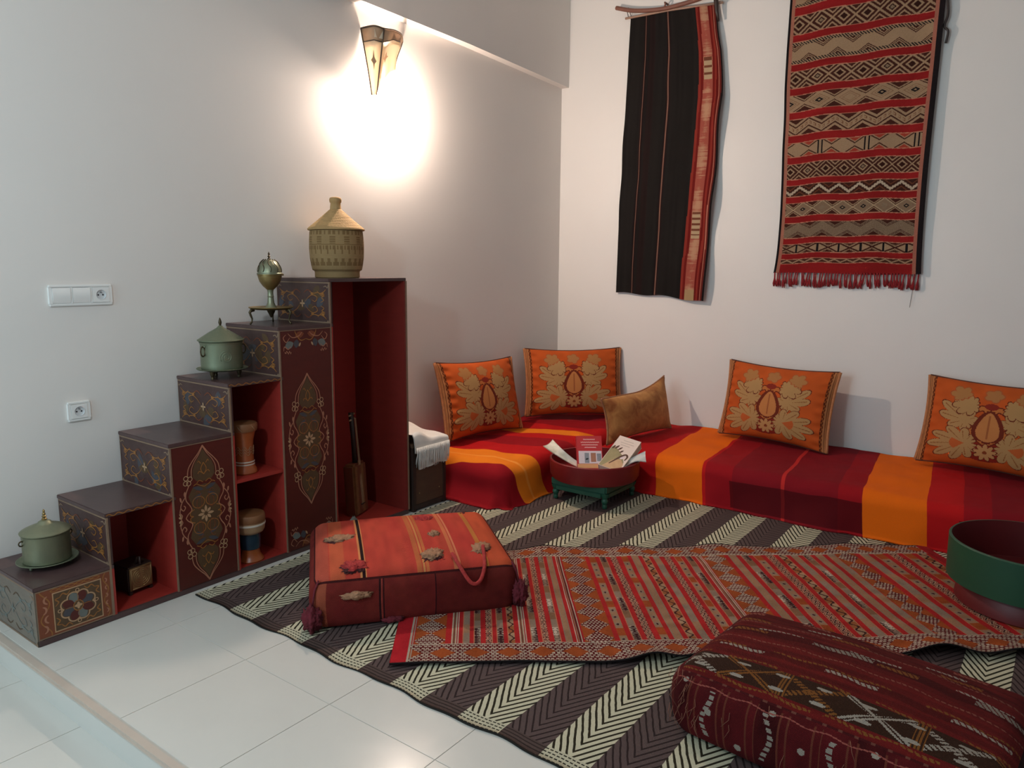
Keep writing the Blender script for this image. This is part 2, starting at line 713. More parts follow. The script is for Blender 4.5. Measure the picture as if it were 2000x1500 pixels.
def leaf(cx, cy, l, w, ang, n=8):
    a = math.radians(ang)
    pts = []
    for i in range(n + 1):
        t = i / n
        pts.append((t * l, w / 2 * math.sin(PI * t) ** 0.8 if 0 < t < 1 else 0))
    for i in range(n - 1, 0, -1):
        t = i / n
        pts.append((t * l, -w / 2 * math.sin(PI * t) ** 0.8))
    return [(cx + x * math.cos(a) - y * math.sin(a), cy + x * math.sin(a) + y * math.cos(a)) for x, y in pts]


def taper(w):
    return lambda t: w * (0.35 + 0.65 * math.sin(PI * min(max(t, 0.0), 1.0)) ** 0.6)


def medallion(o, cx, cy, a, b):
    """ogee medallion, half width a, half height b, mirrored both ways"""
    lw = 0.0042
    for sy in (1, -1):
        for sx in (1, -1):
            f = lambda P: [(cx + sx * x * a, cy + sy * y * b) for x, y in P]
            outer = spline([(0, 1.0), (.18, .90), (.42, .80), (.60, .70), (.66, .58)])
            inner = spline([(0, .985), (.16, .88), (.36, .78), (.48, .68), (.50, .57)])
            o.line('pnk', f(outer), lw)
            o.line('pnk', f(inner), lw * 0.9)
            # knot of crossing loops
            for kx, ky in ((.56, .55), (.72, .57), (.62, .49), (.74, .50)):
                o.line('crm', f(arc(kx, ky, .085, 0, 360, 14, .032)), lw * 0.75, closed=True)
            # inner frame line running in to the waist
            o.line('pnk', f(spline([(.60, .47), (.74, .36), (.76, .26), (.62, .17), (.56, .10), (.72, .045), (.80, 0)])), lw)
            # outer vines with curls
            o.line('pnk', f(spline([(.80, .30), (.92, .24), (.98, .17), (.88, .12), (.80, .16), (.86, .19)])), lw)
            o.line('pnk', f(spline([(.98, .17), (1.02, .10), (.94, .05), (.99, 0)])), lw)
            o.poly('pnk', f(leaf(.80, .30, .09, .10, 100)), 0.0013)
            o.poly('pnk', f(leaf(.93, .25, .10, .06, 40)), 0.0013)
            o.poly('crm', f(leaf(.97, .02, .12, .035, 8)), 0.0014)
            o.poly('crm', f(leaf(.97, .035, .11, .03, 30)), 0.0014)
            # ochre rings
            o.line('och', f(arc(.27, .19, .24, 0, 360, 22, .083)), lw * 0.8, closed=True)
            o.line('rus', f(spiral(.27, .19, .17, .05, 60, 430)), lw * 0.6)
            # ochre leaves round the tulip
            o.line('och', f(spline([(0, .40), (.18, .43), (.32, .46), (.44, .44)])), lw * 0.8)
            o.line('och', f(spline([(.05, .47), (.20, .50), (.30, .47)])), lw * 0.8)
            o.line('och', f(spline([(0, .58), (.09, .63), (.10, .68), (0, .75)])), lw * 0.9)
            o.line('och', f(spline([(.05, .60), (.17, .63), (.24, .60)])), lw * 0.8)
            o.line('och', f(spline([(.10, .74), (.18, .78), (.22, .76)])), lw * 0.8)
            o.poly('blu', f(leaf(.05, .36, .42, .055, 8)), 0.0008)
            o.poly('blu', f(leaf(.10, .31, .40, .05, -10)), 0.0008)
            o.poly('olv', f([(0, .95), (.14, .86), (.34, .76), (.44, .66), (.44, .56), (.30, .50), (0, .48)]), 0.0004)
            o.poly('olv', f([(0, .44), (.46, .42), (.66, .30), (.52, .14), (.60, .04), (.60, 0), (0, 0)]), 0.0004)
            o.line('och', f(spline([(.45, .10), (.60, .07), (.62, .02), (.50, 0)])), lw * 0.9)
    for k in range(8):
        ang = 45 * k
        L = 0.030 if k % 2 == 0 else 0.024
        o.poly('crm', leaf(cx + 0.007 * math.cos(math.radians(ang)), cy + 0.007 * math.sin(math.radians(ang)), L, 0.012, ang), 0.0016)


def riser_scroll(o, w, h, dim=False):
    """arabesque of a step riser; u 0..w, v 0..h"""
    cx, cy = w * 0.5, h * 0.46
    c1 = 'gre' if dim else 'och'
    lw = 0.0045
    r = random.Random(int(w * 1000 + h * 7777))
    for k in range(0 if dim else 9):
        u, v = r.uniform(.12, .85) * w, r.uniform(.22, .72) * h
        o.poly('gre' if dim else ('blu' if k % 2 else 'olv'), leaf(u, v, r.uniform(.05, .09), r.uniform(.03, .05), r.uniform(0, 360)), 0.0005)
    for sx in (1, -1):
        for sy in (1, -1):
            f = lambda P: [(cx + sx * x * w, cy + sy * y * h) for x, y in P]
            o.line(c1, f(spline([(.05, .04), (.12, .16), (.20, .22), (.28, .16), (.24, .06), (.18, .10)])), taper(lw))
            o.line(c1, f(spline([(.14, .30), (.22, .26), (.30, .28), (.37, .20), (.42, .24)])), taper(lw))
            o.line(c1, f(spline([(.34, .04), (.40, .10), (.36, .16), (.42, .20)])), taper(lw))
            o.line(c1, f(spline([(.28, .32), (.33, .26), (.40, .30), (.44, .36)])), taper(lw))
            o.line('olv' if dim else 'rus', f(spline([(.03, .26), (.10, .34), (.17, .30)])), taper(lw))
            o.poly(c1, f(leaf(.36, .22, .07, .05, 55)), 0.0012)
            o.poly(c1, f(leaf(.20, .22, .06, .05, 120)), 0.0012)
            # corner brackets
            o.line('edge', f(spline([(.485, .47), (.47, .40), (.44, .44), (.40, .42)])), taper(lw * 1.2))
    for a in (0, 90, 180, 270):
        o.poly('crm' if not dim else 'gre', leaf(cx, cy, 0.020, 0.009, a), 0.0014)
    e = 0.004
    o.line('edge', [(e, e), (w - e, e), (w - e, h - e), (e, h - e)], 0.007, 0.0011, True)


# back board, plinth
bm = bmesh.new()
for i in range(6):
    add_box(bm, XB, XB + 0.008, YS[i] + 0.001, YS[i + 1], 0.004, HS[i] - T)
bm_obj('back_board', bm, M_CABI, cab)
box('bottom_board', XB, D - 0.004, YS[0] + T, YS[6] - T, 0.006, 0.022, M_CABI, cab)
box('plinth', D - 0.012, D, YS[0], YS[6], 0.0, 0.024, M_CABT, cab, 0.002)
# treads and risers
for i in range(6):
    y0, y1 = YS[i], YS[i + 1]
    box('tread', XB, D + 0.002, y0 - 0.004, y1 + (T if i < 5 else 0.002), HS[i] - T, HS[i], M_CABT, cab, 0.002)
    zb = HS[i - 1] if i else 0.0
    r = box('riser', XB, D - 0.0005, y0, y0 + T, zb, HS[i] - T, M_CABD if i == 0 else M_CABR, cab, 0.0015)
    o = Orn((XB, y0, zb), (1, 0, 0), (0, 0, 1), (0, -1, 0))
    riser_scroll(o, D - XB, HS[i] - T - zb, dim=(i == 0))
    o.build(r, ORN)
    if i:
        box('side_panel', XB, D - 0.0005, y0, y0 + T, 0.022, HS[i - 1] - T, M_CABI, cab)
box('side_panel', XB, D - 0.0005, YS[6] - T, YS[6], 0.0, HS[5] - T, wood_mat('red_brown_side_wood', (128, 42, 34), (108, 34, 28), 0.45), cab, 0.0015)
# inner leaf of the tall niche (two-tone lining)
box('niche_divider', XB + 0.008, 0.11, 1.585, 1.60, 0.022, HS[5] - T, M_CAB, cab)
shelf = box('shelf', XB + 0.008, D - 0.006, YS[3] + T, YS[4], 0.414, 0.430, M_CABI, cab, 0.0015)
# niche edge lips: thin worn line along the front of each upright
for i in range(1, 7):
    yy = YS[i]
    zz = HS[min(i, 5)] if i < 6 else HS[5]
    box('upright_edge', D - 0.002, D + 0.0022, yy - 0.003 if i == 6 else yy - 0.001, yy + 0.006, 0.024, zz - T, M_EDGE, cab)
# wavy painted front edges on treads over the niches
for i in (1, 3):
    o = Orn((D + 0.0022, YS[i], HS[i] - T), (0, 1, 0), (0, 0, 1), (1, 0, 0))
    w = YS[i + 1] - YS[i]
    o.line('och', [(w * t / 60, 0.008 + 0.004 * math.sin(t * 0.75)) for t in range(61)], 0.004)
    tr = [c for c in cab.children if c.name.startswith('tread')][i]
    o.build(tr, {'och': (M_OCH, 'painted_wave')})
# front panels
fp = {}
for i in (0, 2, 4):
    fp[i] = box('front_panel', D - T, D, YS[i] + 0.002, YS[i + 1] + 0.002, 0.024, HS[i] - T, M_CAB, cab, 0.0015)
for i in (2, 4):
    o = Orn((D, YS[i], 0.0), (0, 1, 0), (0, 0, 1), (1, 0, 0))
    w = YS[i + 1] - YS[i]
    if i == 2:
        medallion(o, w * 0.51, 0.325, w * 0.40, 0.295)
    else:
        medallion(o, w * 0.50, 0.545, w * 0.375, 0.318)
        for top in (1, 0):
            zt = HS[4] - T if top else 0.024
            s = -1 if top else 1
            for sx in (1, -1):
                f = lambda P: [(w / 2 + sx * x, zt + s * y) for x, y in P]
                o.line('och', f(spline([(0, .045), (.03, .05), (.055, .02), (.06, .005)])), taper(.005))
                o.line('pnk', f(spline([(.02, .012), (.04, .03), (.075, .035), (.10, .015)])), taper(.004))
                o.line('pnk', f(spline([(.09, .035), (.11, .055), (.125, .035), (.11, .02)])), taper(.004))
                o.line('pnk', f(spline([(.085, .075), (.10, .088), (.12, .075), (.125, .095)])), taper(.004))
                o.poly('crm', f(leaf(.03, .06, .022, .009, 60)), .0014)
                o.poly('gre', f(leaf(.07, .06, .05, .035, 20)), .0008)
                o.poly('rus', f(leaf(.01, .02, .05, .03, 10)), .0008)
                o.poly('blu', f(leaf(.05, .045, .04, .03, 80)), .0007)
                for q in range(5):
                    o.poly('pnk', f(leaf(.085 + .009 * q, .10 - .006 * (q % 2), .012, .006, 70 + 20 * q)), .0015)
    h = HS[i] - T - 0.024
    o.line('edge', [(0.003, 0.026), (0.003, 0.024 + h - 0.002)], 0.005)
    o.line('edge', [(0.003, 0.024 + h - 0.002), (w - 0.001, 0.024 + h - 0.002)], 0.004)
    o.build(fp[i], ORN)
# rosette panel of the lowest step
o = Orn((D, YS[0], 0.024), (0, 1, 0), (0, 0, 1), (1, 0, 0))
w, h = YS[1] - YS[0], HS[0] - T - 0.024
o.poly('rus', [(0.004, 0.004), (w - 0.002, 0.004), (w - 0.002, h - 0.003), (0.004, h - 0.003)], 0.0004)
sq = (0.058, w - 0.038, 0.014, h - 0.024)
o.poly('olv', [(sq[0], sq[2]), (sq[1], sq[2]), (sq[1], sq[3]), (sq[0], sq[3])], 0.0007)
o.line('crm', [(sq[0], sq[2]), (sq[1], sq[2]), (sq[1], sq[3]), (sq[0], sq[3])], 0.006, 0.0012, True)
o.line('edge', [(0.003, 0.003), (w - 0.002, 0.003), (w - 0.002, h - 0.003), (0.003, h - 0.003)], 0.006, 0.0012, True)
o.line('och', [(0.03 + 0.016 * math.sin(t / 40 * 3 * PI + 1.2), 0.006 + (h - 0.012) * t / 40) for t in range(41)], 0.0045)
for k in range(4):
    o.line('pnk', arc(0.02 + 0.022 * (k % 2), 0.035 + 0.036 * k, 0.014, -80 + 180 * (k % 2), 80 + 180 * (k % 2)), taper(0.007))
o.line('och', [(w - 0.020 + 0.009 * math.sin(t / 40 * 4 * PI), 0.006 + (h - 0.012) * t / 40) for t in range(41)], 0.004)
for k in range(5):
    o.line('pnk', arc(w - 0.024 + 0.010 * (k % 2), 0.03 + 0.03 * k, 0.008, -80 + 180 * (k % 2), 80 + 180 * (k % 2)), taper(0.005))
for ph in (0, PI):
    o.line('och', [(0.05 + (w - 0.09) * t / 60, h - 0.0125 + 0.0055 * math.sin(t / 60 * 6 * PI + ph)) for t in range(61)], 0.0032)
cx, cy = (sq[0] + sq[1]) / 2, (sq[2] + sq[3]) / 2
R = (sq[3] - sq[2]) * 0.40
pet = []
for i in range(160):
    a = 2 * PI * i / 160
    r = R * (0.80 + 0.20 * abs(math.sin(4 * a + PI / 8 * 0)) ** 0.7)
    pet.append((cx + r * math.cos(a) * 1.08, cy + r * math.sin(a)))
for k in range(8):
    a = 22.5 + 45 * k
    ar = math.radians(a)
    o.poly(('blu', 'mar', 'gre', 'mar')[k % 4], leaf(cx + 0.012 * math.cos(ar), cy + 0.012 * math.sin(ar), R * 0.80, R * 0.58, a), 0.0009)
o.line('crm', pet, 0.0048, 0.0014, True)
oct_ = [(cx + 0.30 * R * math.cos(math.radians(22.5 + 45 * k)), cy + 0.34 * R * math.sin(math.radians(22.5 + 45 * k))) for k in range(8)]
o.poly('olv', oct_, 0.0012)
o.line('och', oct_, 0.0034, 0.0016, True)
for a in (45, 135, 225, 315):
    o.poly('crm', leaf(cx, cy, R * 0.24, R * 0.17, a + 45), 0.0018)
for a in (0, 90, 180, 270):
    ar = math.radians(a)
    o.line('och', [(cx + R * .32 * math.cos(ar), cy + R * .32 * math.sin(ar)), (cx + R * .75 * math.cos(ar), cy + R * .75 * math.sin(ar))], taper(.006), 0.0016)
    o.line('crm', [(cx + R * 1.02 * math.cos(ar) * 1.08 + 0.006 * math.cos(t), cy + R * 1.02 * math.sin(ar) + 0.006 * math.sin(t)) for t in np.linspace(0, 6.0, 12)], 0.003, 0.0016, True)
for sx in (1, -1):
    for sy in (1, -1):
        f = lambda P: [(cx + sx * x, cy + sy * y) for x, y in P]
        kx, ky = (sq[1] - sq[0]) / 2, (sq[3] - sq[2]) / 2
        o.line('och', f(spline([(kx - .006, .022), (kx - .018, .035), (kx - .008, .048), (kx - .022, .052)])), taper(.005))
        o.line('och', f(spline([(.024, ky - .006), (.036, ky - .018), (.05, ky - .010), (kx - .022, ky - .022)])), taper(.005))
o.build(fp[0], ORN)

# ------------------------------------------------------------------ brassware
def brass(name, c, c2, rough=0.38):
    m, nt, b = new_mat(name, rough, 0.75)
    oc = coords(nt)
    nt.links.new(mixc(nt, noise(nt, 8, 6, 0.65, oc), C4(*c), C4(*c2)), b.inputs['Base Color'])
    nt.links.new((noise(nt, 30, 4, 0.6, oc) * 0.25 + (rough - 0.1)).v, b.inputs['Roughness'])
    bump(nt, b, noise(nt, 55, 4, 0.6, oc), 0.2, 0.0015)
    return m


M_BR1 = brass('tarnished_brass', (150, 150, 122), (112, 118, 98), 0.42)
M_BR2 = brass('green_patinated_brass', (142, 148, 122), (104, 114, 94), 0.44)
M_BR3 = brass('dark_aged_brass', (158, 134, 84), (96, 80, 50), 0.36)
M_BR4 = brass('blackened_brass', (92, 78, 52), (58, 50, 38), 0.45)

# lidded box on the lowest step
p1 = empty('brass_box', (0.205, 0.094, HS[0]), 'low round lidded brass box on a footed plate on the lowest step', 'box', None, 0.4)
p1.scale = (.86, .86, 1)
lathe('plate', [(0, .015), (.10, .015), (.118, .021), (.122, .024), (.120, .0255), (.10, .019), (0, .019)], M_BR2, p1, 56)
lathe('body', [(.088, .018), (.094, .022), (.094, .124), (.097, .128), (.093, .130), (.088, .128), (.088, .03)], M_BR1, p1, 56)
lid = lathe('lid', [(.090, .129), (.100, .131), (.101, .135), (.094, .140), (.070, .150), (.040, .160), (.030, .163), (.024, .170), (.014, .175), (0, .177)], M_BR1, p1, 56)
lathe('finial', [(.010, .174), (.011, .180), (.006, .184), (.010, .189), (.005, .194), (.0075, .199), (.004, .204), (.0055, .210), (.002, .216), (0, .217)], M_BR3, lid, 18)
for k in range(3):
    a = 2.1 * k + 0.5
    lathe('foot', [(0, 0), (.006, .002), (.008, .008), (.005, .016), (0, .017)], M_BR2, p1, 14).location = (.088 * math.cos(a), .088 * math.sin(a), 0)
tubes('handle', [([(.096 * math.cos(4.2) + .012 * math.sin(t) * 0, 0, 0) for t in (0, 1)], .001)], M_BR2, p1, 4) if False else None
for a in (-1.95, 1.2):
    d = Vector((math.cos(a), math.sin(a), 0))
    c = d * .100 + Vector((0, 0, .104))
    tubes('handle', [([c + d * .010 * math.cos(t) + Vector((0, 0, .009 * math.sin(t))) for t in np.linspace(0, 2 * PI, 15)[:-1]], .0028, True)], M_BR4, p1, 8)

# lidded pot with ring handles on the fourth step
p2 = empty('brass_pot', (0.215, 0.868, HS[3]), 'lidded brass pot with ring handles on the middle step', 'pot', None, 0.7)
p2.scale = (.88, .88, 1)
lathe('plate', [(0, .034), (.09, .034), (.120, .040), (.126, .044), (.123, .046), (.09, .039), (0, .039)], M_BR2, p2, 56)
body = lathe('body', [(.090, .038), (.100, .044), (.102, .06), (.101, .15), (.104, .158), (.106, .163), (.102, .166), (.09, .166)], M_BR2, p2, 56)
lid = lathe('lid', [(.100, .165), (.113, .168), (.114, .172), (.103, .178), (.060, .203), (.030, .218), (.018, .224), (.012, .230), (.008, .234), (0, .235)], M_BR2, p2, 56)
lathe('finial', [(.004, .232), (.0065, .240), (.0085, .248), (.006, .258), (.002, .268), (0, .270)], M_BR4, lid, 14)
for k in range(3):
    a = 2.094 * k + 0.2
    lathe('foot', [(0, 0), (.010, .001), (.007, .010), (.012, .022), (.014, .035), (0, .036)], M_BR4, p2, 14).location = (.080 * math.cos(a), .080 * math.sin(a), 0)
for a in (-0.7 - 1.9 + 0.45, -0.7 + 1.9 - 0.55):
    d = Vector((math.cos(a), math.sin(a), 0))
    c = d * .112 + Vector((0, 0, .125))
    tubes('ring_handle', [([c + d * .013 * math.cos(t) + Vector((0, 0, .021 * math.sin(t))) for t in np.linspace(0, 2 * PI, 21)[:-1]], .0034, True)], M_BR4, p2, 8)
    lathe('handle_boss', [(0, 0), (.008, .001), (.006, .006), (0, .007)], M_BR2, p2, 12).location = d * .101 + Vector((0, 0, .143))
# embossed spiral
sp = []
a0 = -0.7 - 0.35
for i in range(60):
    t = i / 59
    r = .004 + .026 * t
    an = t * 5.2 * PI
    u, v = r * math.cos(an), r * math.sin(an)
    th = a0 + u / .101
    sp.append((.1015 * math.cos(th), .1015 * math.sin(th), .100 + v))
tubes('embossed_spiral', [(sp, .0016)], M_BR2, body, 6)

# incense burner on the fifth step
p3 = empty('incense_burner', (0.20, 1.150, HS[4]), 'brass globe incense burner with stem and three-legged tray', 'incense burner')
p3.scale = (.76, .76, 1)
lathe('tray', [(0, .068), (.10, .067), (.128, .072), (.136, .077), (.134, .080), (.10, .073), (0, .074)], M_BR3, p3, 56)
lathe('stem', [(.038, .074), (.030, .082), (.021, .10), (.018, .125), (.020, .128), (.018, .131), (.017, .150), (.021, .162), (.034, .178)], M_BR1, p3, 32)
bowl = lathe('bowl', [(.020, .160), (.045, .178), (.064, .200), (.072, .222), (.072, .226), (.076, .228), (.076, .232), (.070, .233)], M_BR3, p3, 48)
lid = lathe('lid', [(.073, .232), (.077, .234), (.076, .238), (.072, .240), (.070, .256), (.060, .276), (.042, .292), (.020, .300), (.010, .302)], M_BR1, p3, 48)
for k in range(10):
    a = k * PI / 5
    pts = [(.0745 * math.cos(a + 0.16 * math.sin(t * 5)) * math.cos(t * 0.9), .0745 * math.sin(a + 0.16 * math.sin(t * 5)) * math.cos(t * 0.9), .238 + .072 * math.sin(t * 0.9)) for t in np.linspace(0.1, 1.25, 12)]
    tubes('pierced_scroll', [(pts, .0022)], M_BR4, lid, 6)
lathe('finial', [(.010, .300), (.011, .306), (.004, .310), (.010, .316), (.004, .322), (.007, .328), (.003, .334), (.0015, .338), (0, .339)], M_BR4, lid, 16)
tubes('hinge', [([(.02, .074, .231), (.02, .086, .231)], .005)], M_BR3, p3, 10)
lathe('pendant', [(.03, .070), (.022, .055), (.012, .040), (.006, .030), (0, .028)], M_BR4, p3, 20)
for a in (-1.75, 0.35, 2.45):
    d = Vector((math.cos(a), math.sin(a), 0))
    pts = [d * r + Vector((0, 0, z)) for r, z in ((.110, .068), (.130, .066), (.140, .056), (.134, .042), (.126, .026), (.128, .012), (.138, .004), (.142, .004))]
    tubes('leg', [(pts, [.008, .009, .008, .0065, .005, .0045, .0055, .004])], M_BR4, p3, 10)

# ------------------------------------------------------------------ coiled basket on the top step
def basket():
    prof = []
    key = [(0, .0), (.142, .0), (.145, .002), (.145, .030), (.147, .034), (.152, .036), (.160, .040), (.166, .060), (.174, .10), (.177, .15), (.176, .19), (.172, .225), (.170, .238)]
    k = np.array(key)
    zz = np.arange(.004, .238, .0018)
    pr = [(0, .0), (.140, .0)]
    for z in zz:
        r = np.interp(z, k[2:, 1], k[2:, 0])
        pr.append((r + 0.0022 * abs(math.sin(z / .0072 * PI)) ** 0.6, z))
    pr += [(.160, .238), (.150, .236)]
    n = 120
    a = np.linspace(0, 2 * PI, n + 1)
    pr = np.array(pr)
    P = np.stack([np.outer(np.cos(a), pr[:, 0]), np.outer(np.sin(a), pr[:, 0]), np.tile(pr[:, 1], (n + 1, 1))], -1)
    am = (a[:-1] + a[1:])[:, None] / 2 * 24 / (2 * PI)
    zm = ((pr[:-1, 1] + pr[1:, 1]) / 2)[None, :]
    col = paint((n, len(pr) - 1), (158, 130, 90))
    tri = np.abs((am % 1) - .5) * 2
    band = lambda z0, z1: (zm > z0) & (zm < z1)
    t1 = (zm - .062) / .045
    dk = band(.062, .107) & (tri > t1 % 1)
    t2 = (zm - .110) / .05
    dk |= band(.110, .160) & (((am + .5) % 1 - .5).__abs__() * 2 < (t2 % 1)) & (((am * 2) % 1) > .25)
    dk |= band(.215, .235) & ((am * 1.5) % 1 > .5)
    dk |= band(.170, .205) & ((((am * .5) % 1) > .62) & (np.sin(zm * 600) > -.3))
    dk |= band(.040, .043) | band(.164, .167)
    col[dk] = lin((128, 100, 64))
    return P, col


bsk = empty('lidded_basket', (0.205, 1.557, HS[5]), 'coiled straw basket with conical lid and knob', 'basket', None, 0.3)
bsk.scale = (.77, .77, 1)
M_STRAW = woven('coiled_straw', 0.8, 300, 0.2, 0.001, 0.25)
P, col = basket()
uvb = np.stack([np.arctan2(P[..., 1], P[..., 0]) * .17, P[..., 2]], -1)
grid_mesh('body', P, M_STRAW, bsk, col, uvb)
kz = np.array([(.184, .238), (.186, .242), (.180, .250), (.120, .288), (.060, .328), (.040, .342)])
pr = [(.150, .240), (.184, .2385)]
for t in np.linspace(0, 1, 90):
    i = t * 4
    z = np.interp(i, range(6), kz[:, 1]) if False else .242 + t * .100
    r = np.interp(z, kz[:, 1], kz[:, 0])
    pr.append((r + .0028 * abs(math.sin(t * 12 * PI)) ** .6, z))
for z, r in ((.345, .037), (.366, .034), (.376, .033), (.379, .038), (.392, .040), (.400, .037), (.404, .030), (.406, .018), (.406, 0)):
    pr.append((r, z))
pr = np.array(pr)
a = np.linspace(0, 2 * PI, 97)
P = np.stack([np.outer(np.cos(a), pr[:, 0]), np.outer(np.sin(a), pr[:, 0]), np.tile(pr[:, 1], (97, 1))], -1)
col = paint((96, len(pr) - 1), (186, 152, 104))
col *= (0.88 + 0.2 * vnoise((96, len(pr) - 1), (20, 14), 3))[..., None]
grid_mesh('lid', P, M_STRAW, bsk, col, np.stack([np.arctan2(P[..., 1], P[..., 0]) * .17, P[..., 2]], -1))

# ------------------------------------------------------------------ things in the niches
M_CLAY = plain('orange_glazed_clay', (168, 92, 44), 0.35, c2=(136, 66, 34), scale=9, bstr=0.1)
M_SKIN = plain('brown_drum_skin', (138, 92, 54), 0.6, c2=(112, 70, 42), scale=20, bstr=0.3)
M_WHT = plain('white_glaze_band', (212, 200, 184), 0.3)
M_BLUE = plain('dark_blue_glaze', (38, 66, 84), 0.25, c2=(28, 40, 50), scale=14)
M_TANB = plain('tan_glazed_rim', (170, 140, 108), 0.28, c2=(146, 112, 80), scale=10)
M_DARKW = plain('dark_walnut_wood', (54, 36, 28), 0.5, c2=(38, 26, 22), scale=10)
dr = empty('goblet_drum', (0.320, 0.888, 0.430), 'orange clay goblet drum with white bands on the cabinet shelf', 'drum')
lathe('body', [(0, 0), (.050, 0), (.054, .006), (.052, .020), (.044, .035), (.041, .06), (.040, .11), (.042, .15), (.050, .185), (.058, .206)], M_CLAY, dr, 40)
lathe('skin', [(.0585, .196), (.0615, .206), (.062, .226), (.058, .232), (.03, .233), (0, .233)], M_SKIN, dr, 40)
for z in (.040, .052):
    lathe('band', [(.0435, z), (.0448, z + .001), (.0445, z + .005), (.0425, z + .006)], M_WHT, dr, 40)
zz = []
for k in range(3):
    zz.append(([(.0425 * math.cos(a), .0425 * math.sin(a), .095 + .012 * k + .008 * math.sin(a * 9)) for a in np.linspace(-2.2, .9, 40)], .0011))
tubes('painted_squiggle', zz, M_TANB, dr, 5)
for k in range(6):
    a = k * 1.05
    tubes('cord', [([(.060 * math.cos(a), .060 * math.sin(a), .228), (.0635 * math.cos(a + .2), .0635 * math.sin(a + .2), .212), (.0595 * math.cos(a + .4), .0595 * math.sin(a + .4), .197)], .0016)], M_TANB, dr, 5)
dr2 = empty('goblet_drum', (0.340, 0.884, 0.022), 'glazed goblet drum with dark blue waist in the lower niche', 'drum')
lathe('foot', [(0, 0), (.056, 0), (.058, .006), (.050, .018), (.043, .030), (.040, .050), (.041, .058)], M_CLAY, dr2, 40)
lathe('waist', [(.041, .057), (.044, .060), (.046, .085), (.047, .110), (.046, .128), (.048, .132)], M_BLUE, dr2, 40)
lathe('rim', [(.047, .131), (.060, .138), (.066, .150), (.069, .175), (.068, .190)], M_TANB, dr2, 40)
lathe('skin', [(.0685, .186), (.071, .190), (.070, .215), (.066, .222), (.03, .224), (0, .224)], M_SKIN, dr2, 40)
lathe('band', [(.069, .172), (.0712, .173), (.0712, .180), (.069, .181)], M_WHT, dr2, 40)

bx = empty('carved_box', (0.235, 0.396, 0.022), 'small dark wooden box with embossed metal face in the bottom niche', 'box', None, 0.12)
bm = bmesh.new()
add_box(bm, -.065, .050, -.055, .055, .014, .118, .004)
bm_obj('body', bm, M_DARKW, bx, True, 35)
M_EMB = brass('embossed_old_metal', (190, 156, 110), (120, 94, 62), 0.5)
bm = bmesh.new()
add_box(bm, .049, .0545, -.050, .050, .018, .114, .002)
fc = bm_obj('metal_face', bm, M_EMB, bx, True, 35)
ln = []
for k in range(4):
    for s in (1, -1):
        ln.append(([(.0555, s * (.006 + .034 * (k + 1) / 4 * abs(math.sin(t))), .066 + .038 * math.cos(t) * (k + 1) / 4) for t in np.linspace(0, PI, 14)], .0018))
for s in (1, -1):
    ln.append(([(.0555, s * .044, .022), (.0555, s * .044, .11)], .0024))
ln.append(([(.0555, -.044, .024), (.0555, .044, .024)], .0024))
ln.append(([(.0555, -.044, .108), (.0555, .044, .108)], .0024))
tubes('embossing', ln, M_EMB, fc, 6)
tubes('hasp', [([(.050, 0, .118), (.045, .004, .150), (.035, 0, .146), (.030, -.004, .118)], .005)], M_DARKW, bx, 8)
for sx in (-.055, .042):
    for sy in (-.045, .045):
        box('foot', sx - .008, sx + .008, sy - .008, sy + .008, 0, .015, M_DARKW, bx, .002)

ins_ = empty('lute', (0.235, 1.632, 0.022), 'small stringed lute with striped rectangular body and thin neck in the tall niche', 'instrument')
ins_.rotation_euler = (0, -0.05, 0.35)


def stripe_wood():
    m, nt, b = new_mat('striped_lute_skin', 0.5)
    u, v, w_ = sep(nt, coords(nt))
    k = (v * 95.0).sin() + noise(nt, 18, 4, vec=coords(nt)) * 1.2 - 0.6
    c = mixc(nt, k.gt(0.15), C4(118, 52, 32), C4(146, 98, 56))
    nt.links.new(mixc(nt, noise(nt, 40, 4, vec=coords(nt)), c, C4(96, 56, 34)), b.inputs['Base Color'])
    return m


M_LUT = stripe_wood()
bm = bmesh.new()
add_box(bm, -.040, .030, -.070, .070, .0, .285, .012)
lb = bm_obj('body', bm, M_LUT, ins_, True, 35)
tubes('neck', [([(.0, 0, .27), (.0, 0, .44), (-.004, 0, .56)], [.014, .013, .014])], M_DARKW, ins_, 10)
for s_ in (-.010, 0, .010):
    tubes('string', [([(.031, s_, .03), (.034, s_, .06), (.020, s_ * .6, .53)], .0011)], M_CRM, ins_, 5)
tubes('tuning_peg', [([(0, -.030, .545), (0, .030, .55)], .005)], M_TANB, ins_, 8)
tubes('tuning_peg', [([(0, -.028, .52), (0, .028, .525)], .005)], M_TANB, ins_, 8)
box('bridge', .029, .037, -.020, .020, .055, .062, M_DARKW, ins_, .001)

# ------------------------------------------------------------------ small chest and white fringed cloth
M_CHEST = wood_mat('weathered_dark_chest_wood', (92, 66, 46), (66, 48, 38), 0.6)
ch = empty('wooden_chest', (0.215, 2.020, 0.0), 'dark weathered wooden chest between the cabinet and banquette', 'chest')
box('body', -.200, .205, -.150, .118, .012, .365, M_CHEST, ch, .004)
box('lid', -.203, .209, -.153, .121, .366, .390, M_CHEST, ch, .004)
for yy in (-.140, .108):
    box('corner_post', .185, .209, yy - .012, yy + .012, .0, .365, M_DARKW, ch, .002)
box('lower_rail', .190, .208, -.14, .108, .012, .040, M_DARKW, ch, .002)
for yy in (-.10, .065):
    lathe('nail_head', [(0, 0), (.004, 0), (.003, .002), (0, .003)], M_BR3, ch, 10).matrix_basis = Matrix.Translation((.205, yy, .10)) @ Matrix.Rotation(PI / 2, 4, 'Y')

